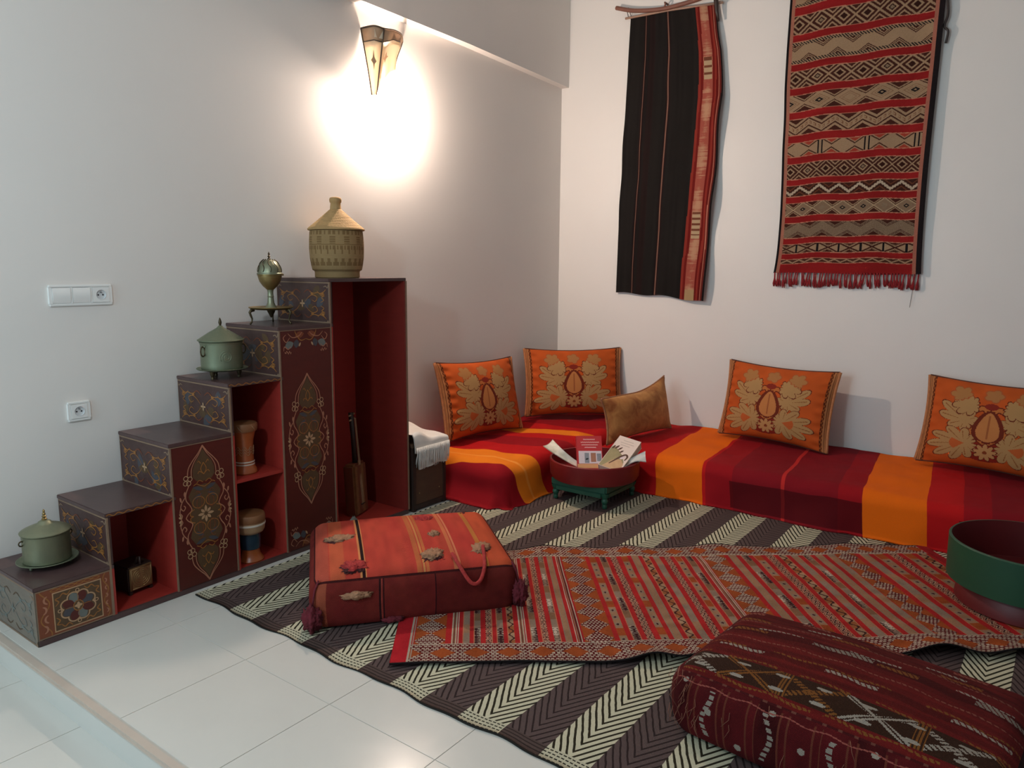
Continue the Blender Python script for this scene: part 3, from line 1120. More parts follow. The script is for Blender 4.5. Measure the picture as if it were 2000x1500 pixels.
M_CLOTH = plain('white_cotton_cloth', (226, 222, 214), 0.9, c2=(212, 206, 198), scale=30, bstr=0.4, bscale=260, spec=0.2)
cl = empty('fringed_cloth', (0, 0, 0), 'white fringed cloth folded over the dark chest', 'cloth')
nu, nv = 60, 50
s = np.linspace(-.01, .62, nu)[:, None] * np.ones((1, nv))        # along x: top, bend, then down
t = np.linspace(1.870, 2.148, nv)[None, :] * np.ones((nu, 1))
edge = 0.435
rr = 0.018
over = np.clip(s - (edge - rr), 0, None)
ang = np.clip(over / rr, 0, PI / 2)
dn = np.clip(over - rr * PI / 2, 0, None)
hemcut = 0.045 + 0.018 * np.sin(t * 30)
dn = np.minimum(dn, hemcut)
xx = np.minimum(s, edge - rr) + rr * np.sin(ang) + 0.006 * np.sin(t * 55) * np.clip(dn * 14, 0, 1) + 0.004
zz = 0.402 - rr * (1 - np.cos(ang)) - dn + 0.050 * np.exp(-((t - 1.90) / .09) ** 2) * (s < edge) * (1 - np.clip(over / .03, 0, 1)) + 0.03 * np.exp(-((s - .10) / .12) ** 2) + 0.004 * np.sin(s * 30 + t * 40)
P = np.stack([xx, t + 0 * s, zz], -1)
P2 = P.copy(); P2[..., 2] -= 0.0; P2[..., 0] -= 0.005
lp = border_loop(nu, nv)
grid_mesh('cloth', P, M_CLOTH, cl, None, np.stack([s, t], -1), extra=(lp, np.array([-.004, 0, -.003]), (1, 1, 1)))
# lower layer hanging on the chest front, fringe strands on top
nu, nv = 24, 40
s = np.linspace(0, .19, nu)[:, None] * np.ones((1, nv)); t = np.linspace(1.905, 2.146, nv)[None, :] * np.ones((nu, 1))
P = np.stack([.428 + .004 * np.sin(t * 60) * s * 8, t, .396 - s * .80 + .006 * np.sin(t * 25)], -1)
grid_mesh('under_layer', P, M_CLOTH, cl, None, np.stack([s, t], -1), extra=(border_loop(nu, nv), np.array([-.003, 0, 0]), (1, 1, 1)))
fr = []
rf = random.Random(3)
for k in range(95):
    y = 1.875 + .268 * k / 94 + rf.uniform(-.002, .002)
    l = .080 + rf.uniform(-.02, .022)
    x0 = .447
    dy = rf.uniform(-.012, .012)
    fr.append(([(x0, y, .372), (x0 + .006 + rf.uniform(0, .004), y + dy * .4, .345), (x0 + .004, y + dy, .345 - l * .6), (x0 + .002, y + dy * 1.3, .345 - l)], [.0022, .0021, .0018, .0010]))
f = tubes('fringe', fr, M_CLOTH, cl, 4)
f['kind'] = 'stuff'

# ------------------------------------------------------------------ banquettes
def stripe_mat(name, stops, skew, weft=()):
    """woven stripes over the metric UV u, constant ramp; darker weft bands across"""
    m, nt, b = new_mat(name, 0.85, spec=0.15)
    uv = coords(nt, 'UV')
    u, v, _ = sep(nt, uv)
    w_ = noise(nt, 2.5, 3, vec=uv)
    s_ = u + (v - 2.96) * skew + (w_ - 0.5) * 0.02
    cr = nt.nodes.new('ShaderNodeValToRGB')
    cr.color_ramp.interpolation = 'CONSTANT'
    Lm = 5.0
    el = cr.color_ramp.elements
    el[0].position = 0
    el[0].color = C4(*stops[0][1])
    el[1].position = max(stops[1][0] / Lm, 0.0001)
    el[1].color = C4(*stops[1][1])
    for p_, c in stops[2:]:
        e = el.new(p_ / Lm)
        e.color = C4(*c)
    nt.links.new((s_ / Lm).v, cr.inputs[0])
    col = cr.outputs[0]
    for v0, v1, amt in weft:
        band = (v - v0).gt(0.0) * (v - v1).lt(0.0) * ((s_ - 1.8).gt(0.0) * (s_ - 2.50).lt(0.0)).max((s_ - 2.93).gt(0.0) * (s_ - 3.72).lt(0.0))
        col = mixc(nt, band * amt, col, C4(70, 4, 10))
    n = noise(nt, 240, 2, vec=uv)
    fin = mixc(nt, n * 0.22, col, C4(60, 8, 8))
    nt.links.new(fin, b.inputs['Base Color'])
    h = (u * 2400.0).sin() * (v * 2000.0).sin() * 0.5 + noise(nt, 12, 4, vec=uv) * 3.0
    bump(nt, b, h, 0.30, 0.002)
    return m


ORA = (236, 106, 10)
RED = (188, 20, 22)
DRD = (150, 14, 24)
MAR = (128, 14, 26)
ORL = (238, 128, 26)


def drape(name, x0, x1, y0, y1, H, r, over_x0, over_x1, over_y0, over_y1, ds, mat, amp=0.006, seed=1, sag=0.015, flare=0.03):
    """cloth draped over a box-shaped mattress; u,v = unfolded cloth coordinates"""
    su = np.arange(x0 - over_x0, x1 + over_x1 + ds, ds)
    sv = np.arange(y0 - over_y0, y1 + over_y1 + ds, ds)
    U, V = np.meshgrid(su, sv, indexing='ij')
    ix0, ix1 = x0 + (r if over_x0 else 0), x1 - (r if over_x1 else 0)
    iy0, iy1 = y0 + (r if over_y0 else 0), y1 - (r if over_y1 else 0)
    bx_, by_ = np.clip(U, ix0, ix1), np.clip(V, iy0, iy1)
    dx, dy = U - bx_, V - by_
    Ld = np.hypot(dx, dy)
    nx, ny = dx / np.maximum(Ld, 1e-9), dy / np.maximum(Ld, 1e-9)
    a = np.clip(Ld / r, 0, PI / 2)
    down = np.clip(Ld - r * PI / 2, 0, None)
    hang = H - r
    lay = np.clip(down - hang, 0, .012)
    dn = np.minimum(down, hang)
    nz1 = vnoise(U.shape, (max(3, int((su[-1] - su[0]) / .13)), max(3, int((sv[-1] - sv[0]) / .13))), seed)
    nz2 = vnoise(U.shape, (max(3, int((su[-1] - su[0]) / .05)), max(3, int((sv[-1] - sv[0]) / .05))), seed + 9)
    off = r * np.sin(a) + flare * (dn / max(hang, .01)) ** 2 * (0.5 + nz1) + lay + amp * 2.2 * (nz1 - .5) * np.clip(dn * 12, 0, 1)
    Z = H - r * (1 - np.cos(a)) - dn
    Z = Z + (amp * (nz1 - .5) * 2 + amp * .35 * (nz2 - .5)) * (1 - np.clip(dn * 8, 0, 1)) * (Ld < r * 2)
    Z = np.maximum(Z, 0.010 + 0.006 * nz2)
    P = np.stack([bx_ + nx * off, by_ + ny * off, Z], -1)
    lp = border_loop(*U.shape)
    return grid_mesh(name, P, mat, None, None, np.stack([U, V], -1), extra=(lp, np.array([0, 0, -.004]), (1, 1, 1)))


SB = [(0.0, DRD), (0.78, RED), (1.33, ORA), (1.635, RED), (1.655, DRD), (1.80, MAR), (2.085, (196, 44, 40)), (2.093, MAR), (2.37, DRD),
      (2.50, ORA), (2.785, RED), (2.93, DRD), (3.05, MAR), (3.60, RED), (3.72, ORA), (4.0, RED)]
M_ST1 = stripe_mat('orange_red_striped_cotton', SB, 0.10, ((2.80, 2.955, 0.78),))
# V of the front fall runs below y0, so measure v from the cloth's own axis
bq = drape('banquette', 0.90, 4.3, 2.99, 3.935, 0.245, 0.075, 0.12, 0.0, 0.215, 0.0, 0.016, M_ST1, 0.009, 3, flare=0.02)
tag(bq, 'long low banquette along the back wall under an orange and red striped cover', 'banquette', 'striped banquettes')
SL = [(0.0, MAR), (1.84, DRD), (2.13, ORL), (2.245, (244, 150, 60)), (2.252, ORL), (2.40, RED), (2.60, DRD), (2.82, RED), (2.98, ORL), (3.13, RED), (3.30, DRD), (3.55, MAR), (3.8, RED)]


def left_stripes():
    m = stripe_mat('striped_cotton_left_bench', SL, 0.0)
    return m


M_ST2 = stripe_mat('red_orange_striped_cotton', SL, 0.0)
bl = drape('banquette', 0.012, 0.80, 2.20, 3.94, 0.248, 0.085, 0.0, 0.225, 0.225, 0.0, 0.014, M_ST2, 0.012, 5, flare=0.03)
# stripes of this one run across the bench: swap to the y coordinate, slightly skewed
me = bl.data
ul = me.uv_layers[0]
arr = np.empty(len(ul.data) * 2, np.float32)
ul.data.foreach_get('uv', arr)
arr = arr.reshape(-1, 2)
un, vn = arr[:, 1] - 0.28 * (arr[:, 0] - .25) , arr[:, 0].copy()
ul.data.foreach_set('uv', np.stack([un, vn], -1).ravel())
tag(bl, 'short low banquette along the left wall under a red and orange striped cover', 'banquette', 'striped banquettes')

# ------------------------------------------------------------------ cushions
def cushion_xy(n, m, W, H, pinch=0.05):
    u = np.linspace(-1, 1, n)[:, None] * np.ones((1, m))
    v = np.linspace(-1, 1, m)[None, :] * np.ones((n, 1))
    x = u * W / 2 * (1 - pinch * (1 - v ** 2) * np.abs(u) ** 3)
    y = v * H / 2 * (1 - pinch * 1.7 * (1 - u ** 2) * np.abs(v) ** 3)
    return u, v, x, y


def brocade(n, m):
    u = np.linspace(-1, 1, n)[:, None] * np.ones((1, m))
    v = np.linspace(-1, 1, m)[None, :] * np.ones((n, 1))
    Xa = np.abs(u + .04) * .58
    Xs = (u + .04) * .58
    Y = v * .47 + .015
    col = paint((n, m), (216, 96, 36))
    col *= (0.88 + .2 * vnoise((n, m), (14, 10), 11))[..., None]
    tan = lin((196, 152, 98)); dk = lin((116, 44, 26)); gold = lin((206, 122, 60)); ora = lin((212, 92, 40))

    def blob(mask_fn, fill, line=dk, w=.011):
        d = mask_fn
        col[(d < w) & (d > 0)] = line
        col[d <= 0] = fill

    def lobed(cx, cy, ang, R, nl, amp, stretch=1.0, X=Xa):
        dx, dy = X - cx, Y - cy
        c, s = math.cos(ang), math.sin(ang)
        a, b = dx * c + dy * s, (-dx * s + dy * c) * stretch
        th = np.arctan2(b, a); r = np.hypot(a, b)
        env = R * (0.62 + .38 * np.cos(th / 1.15)) * (1 - amp + amp * np.abs(np.cos(th * nl / 2)) ** .7 * 1.3)
        return r - env, r, th
    # dark red foot around the flower
    d0 = np.hypot(Xs / 1.5, Y + .24) - .13
    col[(d0 < 0) & (Y < -.12)] = lin((150, 40, 26))
    # curved stems (gold) from base, swan-neck
    for (pts, w) in (([(.02, -.16), (.13, -.06), (.17, .06), (.12, .16), (.05, .19), (.02, .14), (.05, .09)], .022),):
        sp = spline(pts, 8)
        dm = np.full((n, m), 9.0)
        for q in sp:
            dm = np.minimum(dm, np.hypot(Xa - q[0], Y - q[1]))
        blob(dm - w, gold)
    # upper acanthus leaf, lower acanthus leaf, small upper leaf
    d, r, th = lobed(.19, .045, math.radians(40), .25, 9, .34, 1.45)
    blob(d, tan)
    col[(d < -.03) & (np.abs(np.sin(th * 5)) < .16) & (r > .05)] = lin((160, 104, 58))
    d, r, th = lobed(.17, -.195, math.radians(-10), .29, 11, .36, 1.35)
    blob(d, tan)
    col[(d < -.03) & (np.abs(np.sin(th * 6)) < .16) & (r > .06)] = lin((160, 104, 58))
    col[(r < .12) & (np.abs(th) < .7) & (d < 0)] = lin((208, 104, 50))
    d, r, th = lobed(.15, .215, math.radians(-8), .15, 9, .30, 1.1)
    blob(d, tan)
    d, r, th = lobed(.24, .30, math.radians(60), .11, 7, .3)
    blob(d, lin((190, 132, 78)), lin((188, 96, 50)))
    # top palmette
    th = np.arctan2(Y - .34, Xs); r = np.hypot(Xs, Y - .34)
    blob(r - .075 * (.7 + .3 * np.abs(np.cos(2.5 * th))), lin((190, 128, 76)), lin((190, 98, 52)))
    col[np.hypot(Xs, (Y - .215) * 1.6) < .055] = lin((150, 48, 34))
    # pear
    yy = (Y - .0) / .15
    half = .085 * np.sqrt(np.clip(1 - np.clip(yy, -1, 1) ** 2, 0, 1)) * (1 - .42 * np.clip(yy, -1, 1))
    d = np.where(np.abs(yy) < 1.12, Xa - half, .2)
    col[(d < .035) & (np.abs(yy) < 1.15)] = dk * 1.1
    col[(d < 0) & (np.abs(yy) < 1)] = lin((212, 138, 78))
    col[(d < -.02) & (np.abs(Xs) < .006) & (np.abs(yy) < .8)] = lin((176, 104, 58))
    # flower
    th = np.arctan2(Xs, Y + .265); r = np.hypot(Xs, Y + .265)
    blob(r - .09 * (.55 + .45 * np.abs(np.cos(4.5 * th))), lin((206, 152, 96)))
    col[r < .018] = lin((150, 70, 36))
    # side galloon: lace, tan band
    e = np.abs(u)
    lace = (e > .90) & (e < .945)
    col[lace] = lin((104, 44, 22))
    col[lace & (np.sin(v * 60) * np.sin(u * 160) > .1)] = lin((170, 96, 44))
    col[e >= .945] = lin((198, 132, 82))
    col[(e > .968) & (e < .978)] = lin((120, 60, 34))
    return col


M_BROC = woven('orange_brocade', 0.8, 1500, 0.25, 0.001, 0.12, 0.0, gain=0.74)
CW, CH, CT = 0.72, 0.50, 0.085
n, m = 231, 161
u, v, x, y = cushion_xy(n, m, CW, CH)
puff = CT * (np.clip(1 - np.abs(u) ** 2.6, 0, 1) ** .62) * (np.clip(1 - np.abs(v) ** 2.4, 0, 1) ** .62)
wr = 0.004 * np.sin(v * 26 + u * 3) * np.exp(-((np.abs(u) - .86) / .09) ** 2)
front = np.stack([x, y, puff + wr + .003], -1)
fcol = brocade(n - 1, m - 1)
me_front = grid_mesh('cushion_face', front, M_BROC, None, fcol, np.stack([x, y], -1), vis=False)
n2, m2 = 61, 41
u, v, x, y = cushion_xy(n2, m2, CW, CH)
puffb = CT * .8 * (np.clip(1 - np.abs(u) ** 2.6, 0, 1) ** .62) * (np.clip(1 - np.abs(v) ** 2.4, 0, 1) ** .62)
back = np.stack([x[::-1], y[::-1], -puffb[::-1] - .003], -1)
bcol = paint((n2 - 1, m2 - 1), (196, 84, 36))
me_back = grid_mesh('cushion_back', back, M_BROC, None, bcol, np.stack([x, y], -1), vis=False)
# piping cord round the seam
M_PIPE = plain('tan_cushion_braid', (190, 124, 76), 0.8, c2=(150, 90, 52), scale=60)
M_BROWN = plain('dark_brown_cushion_cord', (84, 42, 24), 0.8)


def seam(pinch=.05, W=CW, H=CH, n=40):
    pts = []
    for k in range(4):
        for i in range(n):
            t = -1 + 2 * i / n
            u, v = ((t, -1), (1, t), (-t, 1), (-1, -t))[k]
            pts.append((u * W / 2 * (1 - pinch * (1 - v * v) * abs(u) ** 3), v * H / 2 * (1 - pinch * 1.7 * (1 - u * u) * abs(v) ** 3), 0))
    return pts


vs, fs = tube_data(seam(), .0055, 8, 0, True)
me_pipe = bpy.data.meshes.new('piping')
me_pipe.from_pydata([tuple(q) for q in vs], [], fs)
me_pipe.polygons.foreach_set('use_smooth', [True] * len(me_pipe.polygons))
me_pipe.materials.append(M_BROWN)
me_gals = []
for s_ in (-1, 1):
    vs, fs = tube_data([(s_ * CW / 2 * (1 - .05 * (1 - t * t)) + s_ * .006, t * CH / 2 * 1.0, 0) for t in np.linspace(-1, 1, 24)], .009, 8)
    mg = bpy.data.meshes.new('side_braid')
    mg.from_pydata([tuple(q) for q in vs], [], fs)
    mg.polygons.foreach_set('use_smooth', [True] * len(mg.polygons))
    mg.materials.append(M_PIPE)
    me_gals.append(mg)


def pose(o, BL, BR, TL):
    BL, BR, TL = Vector(BL), Vector(BR), Vector(TL)
    ux = (BR - BL).normalized()
    up = TL - BL
    h = up.length
    uy = (up - ux * up.dot(ux)).normalized()
    nz = ux.cross(uy)
    c = BL + (BR - BL) / 2 + up / 2
    mw = Matrix((ux, uy, nz)).transposed().to_4x4()
    mw.translation = c
    o.matrix_world = mw


CUSH = [
    ((0.225, 2.500, 0.285), (0.270, 3.120, 0.265), (0.100, 2.390, 0.755), 'orange brocade cushion leaning on the left wall beside the white cloth'),
    ((0.175, 3.400, 0.275), (0.600, 3.825, 0.275), (0.100, 3.465, 0.770), 'orange brocade cushion standing across the room corner'),
    ((1.425, 3.775, 0.275), (2.150, 3.670, 0.262), (1.455, 3.870, 0.745), 'orange brocade cushion on the back banquette below the two wall hangings'),
    ((2.590, 3.775, 0.275), (3.310, 3.670, 0.262), (2.670, 3.870, 0.755), 'orange brocade cushion at the right edge of the back banquette'),
]
for BL, BR, TL, lab in CUSH:
    e = empty('brocade_cushion', (0, 0, 0), lab, 'cushion', 'orange brocade cushions')
    pose(e, BL, BR, TL)
    for nm, me in (('front_cover', me_front), ('back_cover', me_back), ('piping', me_pipe), ('side_braid', me_gals[0]), ('side_braid', me_gals[1])):
        c = bpy.data.objects.new(nm, me)
        COL.objects.link(c)
        c.parent = e


def velvet():
    m, nt, b = new_mat('gold_brown_velvet', 0.7, spec=0.2)
    oc = coords(nt)
    n1 = noise(nt, 9, 5, 0.6, oc, 0.6)
    c = mixc(nt, (n1 - 0.35) * 2.2, C4(128, 66, 30), C4(196, 138, 78))
    nt.links.new(c, b.inputs['Base Color'])
    b.inputs['Sheen Weight'].default_value = 0.6
    b.inputs['Sheen Tint'].default_value = C4(220, 180, 120)
    bump(nt, b, noise(nt, 30, 4, 0.6, oc), 0.25, 0.004)
    return m


M_VEL = velvet()
gc = empty('velvet_cushion', (0, 0, 0), 'gold brown velvet cushion with corded edge standing behind the red tray table', 'cushion')
pose(gc, (0.995, 3.02, 0.275), (1.09, 3.74, 0.275), (0.940, 3.03, 0.545))
W2, H2 = 0.74, 0.31
u, v, x, y = cushion_xy(61, 41, W2, H2, .09)
ytop = y + 0.055 * np.clip(u, 0, 1) ** 1.5 * (v + 1) / 2 - 0.02 * np.clip(-u, 0, 1) ** 2 * (v + 1) / 2
pf = .085 * (np.clip(1 - np.abs(u) ** 2.6, 0, 1) ** .6) * (np.clip(1 - np.abs(v) ** 2.4, 0, 1) ** .6)
grid_mesh('front_cover', np.stack([x, ytop, pf + .003], -1), M_VEL, gc, None, np.stack([x, y], -1))
grid_mesh('back_cover', np.stack([x[::-1], ytop[::-1], -pf[::-1] * .7 - .003], -1), M_VEL, gc, None, np.stack([x, y], -1))
sm = []
for (a, b, c) in seam(.09, W2, H2):
    uu, vv = a / W2 * 2, b / H2 * 2
    sm.append((a, b + .055 * max(uu, 0) ** 1.5 * (vv + 1) / 2 - .02 * max(-uu, 0) ** 2 * (vv + 1) / 2, 0))
tubes('corded_edge', [(sm, .0065, True)], plain('rose_brown_cord', (170, 112, 74), 0.7, c2=(120, 70, 44), scale=90), gc, 8)

# ------------------------------------------------------------------ tray table with books
M_TRED = plain('red_painted_tray_wood', (130, 20, 22), 0.45, c2=(110, 16, 20), scale=8)
M_TGRN = plain('dark_green_painted_wood', (30, 84, 62), 0.5, c2=(24, 66, 50), scale=8)
TC = (1.085, 2.715)
tt = empty('tray_table', (TC[0], TC[1], 0.0135), 'small round tray table with red rim and green footed base', 'table', None, 0.0)
lathe('tray', [(0, .135), (.215, .135), (.222, .120), (.250, .128), (.262, .150), (.266, .235), (.262, .240), (.254, .238), (.246, .160), (.20, .146), (0, .146)], M_TRED, tt, 64)
bm = bmesh.new()
add_box(bm, -.185, .185, -.185, .185, .085, .134, .008)
bm_obj('base_frame', bm, M_TGRN, tt, True, 35)
for a in ((-.165, -.16), (.165, -.16), (-.165, .165), (.165, .165)):
    lathe('leg', [(0, 0), (.012, .0), (.015, .010), (.012, .022), (.018, .034), (.020, .046), (.014, .056), (.022, .072), (.026, .088)], M_TGRN, tt, 20).location = (a[0], a[1], 0)
for sx, sy, w_, d_ in ((0, -.178, .30, .012), (0, .178, .30, .012), (-.178, 0, .012, .30), (.178, 0, .012, .30)):
    box('apron', sx - w_ / 2, sx + w_ / 2, sy - d_ / 2, sy + d_ / 2, .060, .086, M_TGRN, tt, .003)

M_PAGE = plain('book_pages', (206, 196, 176), 0.8, c2=(190, 178, 158), scale=60)
M_BRED = plain('red_book_cover', (190, 44, 46), 0.4, c2=(178, 38, 42))
M_BCRM = plain('cream_book_cover', (226, 208, 194), 0.35, c2=(220, 198, 186))
M_LET = plain('pale_cover_lettering', (238, 176, 166), 0.5)
M_GRYT = plain('faint_cover_lettering', (206, 186, 172), 0.5)
M_PANW = plain('white_cover_picture', (222, 204, 204), 0.5, c2=(200, 186, 190), scale=120)
M_PANG = plain('grey_cover_picture', (150, 150, 156), 0.5, c2=(110, 112, 116), scale=90)
M_PEACH = plain('peach_cover_strip', (224, 150, 116), 0.5, c2=(200, 160, 90), scale=60)
M_HAIR = plain('brown_cover_picture', (96, 58, 38), 0.5, c2=(70, 40, 28), scale=50)
M_FLESH = plain('tan_cover_picture', (206, 168, 126), 0.5, c2=(176, 138, 100), scale=40)
M_GRNP = plain('green_tan_cover_picture', (168, 148, 108), 0.5, c2=(120, 118, 80), scale=30)


def book(name, lab, W, H, th, cover, BL, BR, TL):
    e = empty(name, (0, 0, 0), lab, 'book', 'books on the tray table')
    pose(e, BL, BR, TL)
    box('pages', -W / 2 + .003, W / 2 - .002, -H / 2 + .002, H / 2 - .002, -th + .002, -.0015, M_PAGE, e)
    box('front_cover', -W / 2, W / 2, -H / 2, H / 2, -.0016, 0, cover, e)
    box('back_cover', -W / 2, W / 2, -H / 2, H / 2, -th, -th + .0016, cover, e)
    box('spine', -W / 2 - .001, -W / 2 + .0015, -H / 2, H / 2, -th, 0, cover, e)
    return e


def fixp(px_pts):
    return px_pts


b1 = book('book', 'red paperback with pale lettering and a strip of small pictures on the tray', .150, .205, .030, M_BRED,
          (1.050, 2.590, .205), (1.165, 2.680, .205), (0.978, 2.675, .372))
o = Orn((0, 0, .0004), (1, 0, 0), (0, 1, 0), (0, 0, 1))
for k, (x0, x1, y) in enumerate(((-.035, .035, .080), (-.050, .058, .062), (-.045, .050, .046), (-.028, .040, .030))):
    pts = [(x0 + (x1 - x0) * i / 26, y + .0022 * math.sin(i * 2.3 + k)) for i in range(27)]
    o.line('let', pts, lambda t: .006 * (.55 + .45 * abs(math.sin(t * 40))), .0003)
o.poly('panw', [(-.065, -.070), (.070, -.070), (.070, .008), (-.065, .008)], .0002)
o.poly('pang', [(-.030, -.066), (-.004, -.066), (-.004, -.004), (-.030, -.004)], .0004)
o.poly('pang2', [(.042, -.055), (.067, -.055), (.067, -.008), (.042, -.008)], .0004)
o.poly('pan3', [(.006, -.060), (.036, -.060), (.036, -.004), (.006, -.004)], .0004)
o.poly('pea', [(-.073, -.098), (.073, -.098), (.073, -.072), (-.073, -.072)], .0003)
o.poly('dk', leaf(-.026, -.045, .020, .010, 20), .0006)
o.build([c for c in b1.children if c.name.startswith('front_cover')][0],
        {'let': (M_LET, 'cover_lettering'), 'panw': (M_PANW, 'cover_picture'), 'pang': (M_PANG, 'cover_picture'), 'pang2': (M_PANG, 'cover_picture'),
         'pan3': (M_PNK, 'cover_picture'), 'pea': (M_PEACH, 'cover_strip'), 'dk': (M_HOLE, 'cover_picture')})
b2 = book('book', 'thick cream paperback with a brown picture on its cover propped in the tray', .140, .270, .050, M_BCRM,
          (1.190, 2.650, .232), (1.312, 2.655, .212), (1.140, 2.872, .368))
o = Orn((0, 0, .0004), (1, 0, 0), (0, 1, 0), (0, 0, 1))
o.poly('grn', [(-.068, -.133), (.068, -.133), (.055, -.06), (.02, -.01), (-.02, .02), (-.045, .035), (-.068, .03)], .0002)
o.poly('tan', [(-.05, -.132), (.066, -.132), (.060, -.075), (.03, -.045), (-.01, -.06)], .0003)
for q, (x0, y0, l, w_, an) in enumerate(((-.06, .015, .035, .014, 80), (-.045, .02, .04, .014, 70), (-.025, .015, .04, .012, 62), (-.005, .0, .032, .012, 60))):
    o.poly('hair', leaf(x0, y0, l, w_, an), .0005)
o.line('hair', spline([(-.02, -.10), (.0, -.06), (.02, -.02), (.04, .0), (.055, -.015), (.052, -.045)]), taper(.013), .0006)
o.poly('flesh', leaf(.022, -.045, .042, .022, 62), .0005)
for k, (x0, x1, y) in enumerate(((-.03, .035, .105), (-.04, .045, .085), (-.03, .03, .066))):
    o.line('let', [(x0 + (x1 - x0) * i / 20, y + .001 * math.sin(i * 2.1)) for i in range(21)], .005, .0003)
o.build([c for c in b2.children if c.name.startswith('front_cover')][0],
        {'grn': (M_GRNP, 'cover_picture'), 'tan': (M_FLESH, 'cover_picture'), 'hair': (M_HAIR, 'cover_picture'), 'flesh': (M_PANW, 'cover_picture'), 'let': (M_GRYT, 'cover_lettering')})


def leaflet(name, lab, pts, width_vec, mat, th=.0025, curl=None):
    """bent booklet: strip along a profile pts extruded by width_vec"""
    P = [Vector(p) for p in spline3(pts)]
    w_ = Vector(width_vec)
    k = 9
    g = np.zeros((len(P), k, 3))
    for i, p in enumerate(P):
        for j in range(k):
            t = j / (k - 1)
            q = p + w_ * t
            if curl:
                q = q + Vector((0, 0, curl * math.sin(PI * t) * (i / len(P))))
            g[i, j] = q
    o = grid_mesh(name, g, mat, None, None, np.stack([g[..., 0], g[..., 1]], -1), extra=(border_loop(len(P), k), np.array([0, 0, -th]), (1, 1, 1)))
    return o


def spline3(P, n=8):
    out = []
    k = len(P)
    for i in range(k - 1):
        p0, p1, p2, p3 = P[max(i - 1, 0)], P[i], P[i + 1], P[min(i + 2, k - 1)]
        for j in range(n):
            t = j / n
            out.append(tuple(0.5 * (2 * p1[q] + (p2[q] - p0[q]) * t + (2 * p0[q] - 5 * p1[q] + 4 * p2[q] - p3[q]) * t * t
                                    + (3 * p1[q] - p0[q] - 3 * p2[q] + p3[q]) * t ** 3) for q in range(3)))
    out.append(P[-1])
    return out


def page_mat(name, c, c2, c3):
    m, nt, b = new_mat(name, 0.45)
    oc = coords(nt)
    k = noise(nt, 16, 3, 0.5, oc)
    a = mixc(nt, (k - 0.45) * 4.0, C4(*c), C4(*c2))
    k2 = noise(nt, 9, 2, 0.5, oc)
    nt.links.new(mixc(nt, (k2 - 0.55) * 6.0, a, C4(*c3)), b.inputs['Base Color'])
    return m


M_LF1 = page_mat('printed_leaflet_paper', (226, 214, 196), (186, 178, 150), (176, 126, 84))
M_LF2 = page_mat('grey_leaflet_paper', (206, 206, 200), (176, 182, 180), (150, 130, 120))
M_LF3 = page_mat('pink_blue_leaflet_paper', (214, 120, 140), (150, 176, 196), (224, 160, 170))


def sheet(name, rows, mat, th=.004):
    a = spline3([r[0] for r in rows])
    b = spline3([r[1] for r in rows])
    k = 9
    g = np.zeros((len(a), k, 3))
    for i in range(len(a)):
        for j in range(k):
            t = j / (k - 1)
            g[i, j] = np.array(a[i]) * (1 - t) + np.array(b[i]) * t + np.array([0, 0, -.010 * math.sin(PI * t)])
    return grid_mesh(name, g, mat, None, None, np.stack([g[..., 0], g[..., 1]], -1), extra=(border_loop(len(a), k), np.array([0, 0, -th]), (1, 1, 1)))


lf = sheet('brochure', [((1.055, 2.600, .205), (1.085, 2.655, .205)), ((.985, 2.575, .240), (1.010, 2.610, .250)), ((.905, 2.545, .285), (.940, 2.585, .305)), ((.838, 2.535, .320), (.852, 2.615, .345))], M_LF1)
tag(lf, 'open cream brochure sticking out over the left rim of the tray', 'brochure')
lf = sheet('leaflet', [((1.235, 2.610, .195), (1.215, 2.650, .200)), ((1.295, 2.675, .235), (1.265, 2.720, .240)), ((1.345, 2.735, .268), (1.300, 2.800, .275)), ((1.405, 2.745, .272), (1.330, 2.880, .296))], M_LF2)
tag(lf, 'pale grey leaflet curling over the right rim of the tray', 'leaflet')
lf = leaflet('leaflet', '', [(1.10, 2.535, .172), (1.16, 2.515, .192), (1.215, 2.535, .196), (1.25, 2.575, .185)], (-.05, .10, .0), M_LF3, .004)
tag(lf, 'pink and blue leaflet lying low in the front of the tray', 'leaflet')

# ------------------------------------------------------------------ green tub at the right edge
M_TUBG = plain('green_painted_drum_wood', (24, 72, 44), 0.5, c2=(20, 60, 42), scale=6, bstr=.1, bscale=30)
M_TUBR = plain('dark_red_painted_wood', (98, 16, 18), 0.5, c2=(82, 14, 16), scale=6)
tb = empty('round_tray_table', (3.235, 2.495, 0.030), 'large round table with green rim and red inside at the right edge', 'table')
lathe('rim_band', [(.278, .086), (.292, .090), (.294, .252), (.290, .256), (.284, .256)], M_TUBG, tb, 80)
lathe('inner_lining', [(.2842, .2555), (.282, .100), (.270, .094), (0, .094)], M_TUBR, tb, 80)
lathe('under_board', [(.2785, .0865), (0, .0865)], M_TUBR, tb, 80)
lathe('base', [(.235, .086), (.250, .070), (.256, .0), (.245, .0), (.235, .06)], M_TUBR, tb, 80)

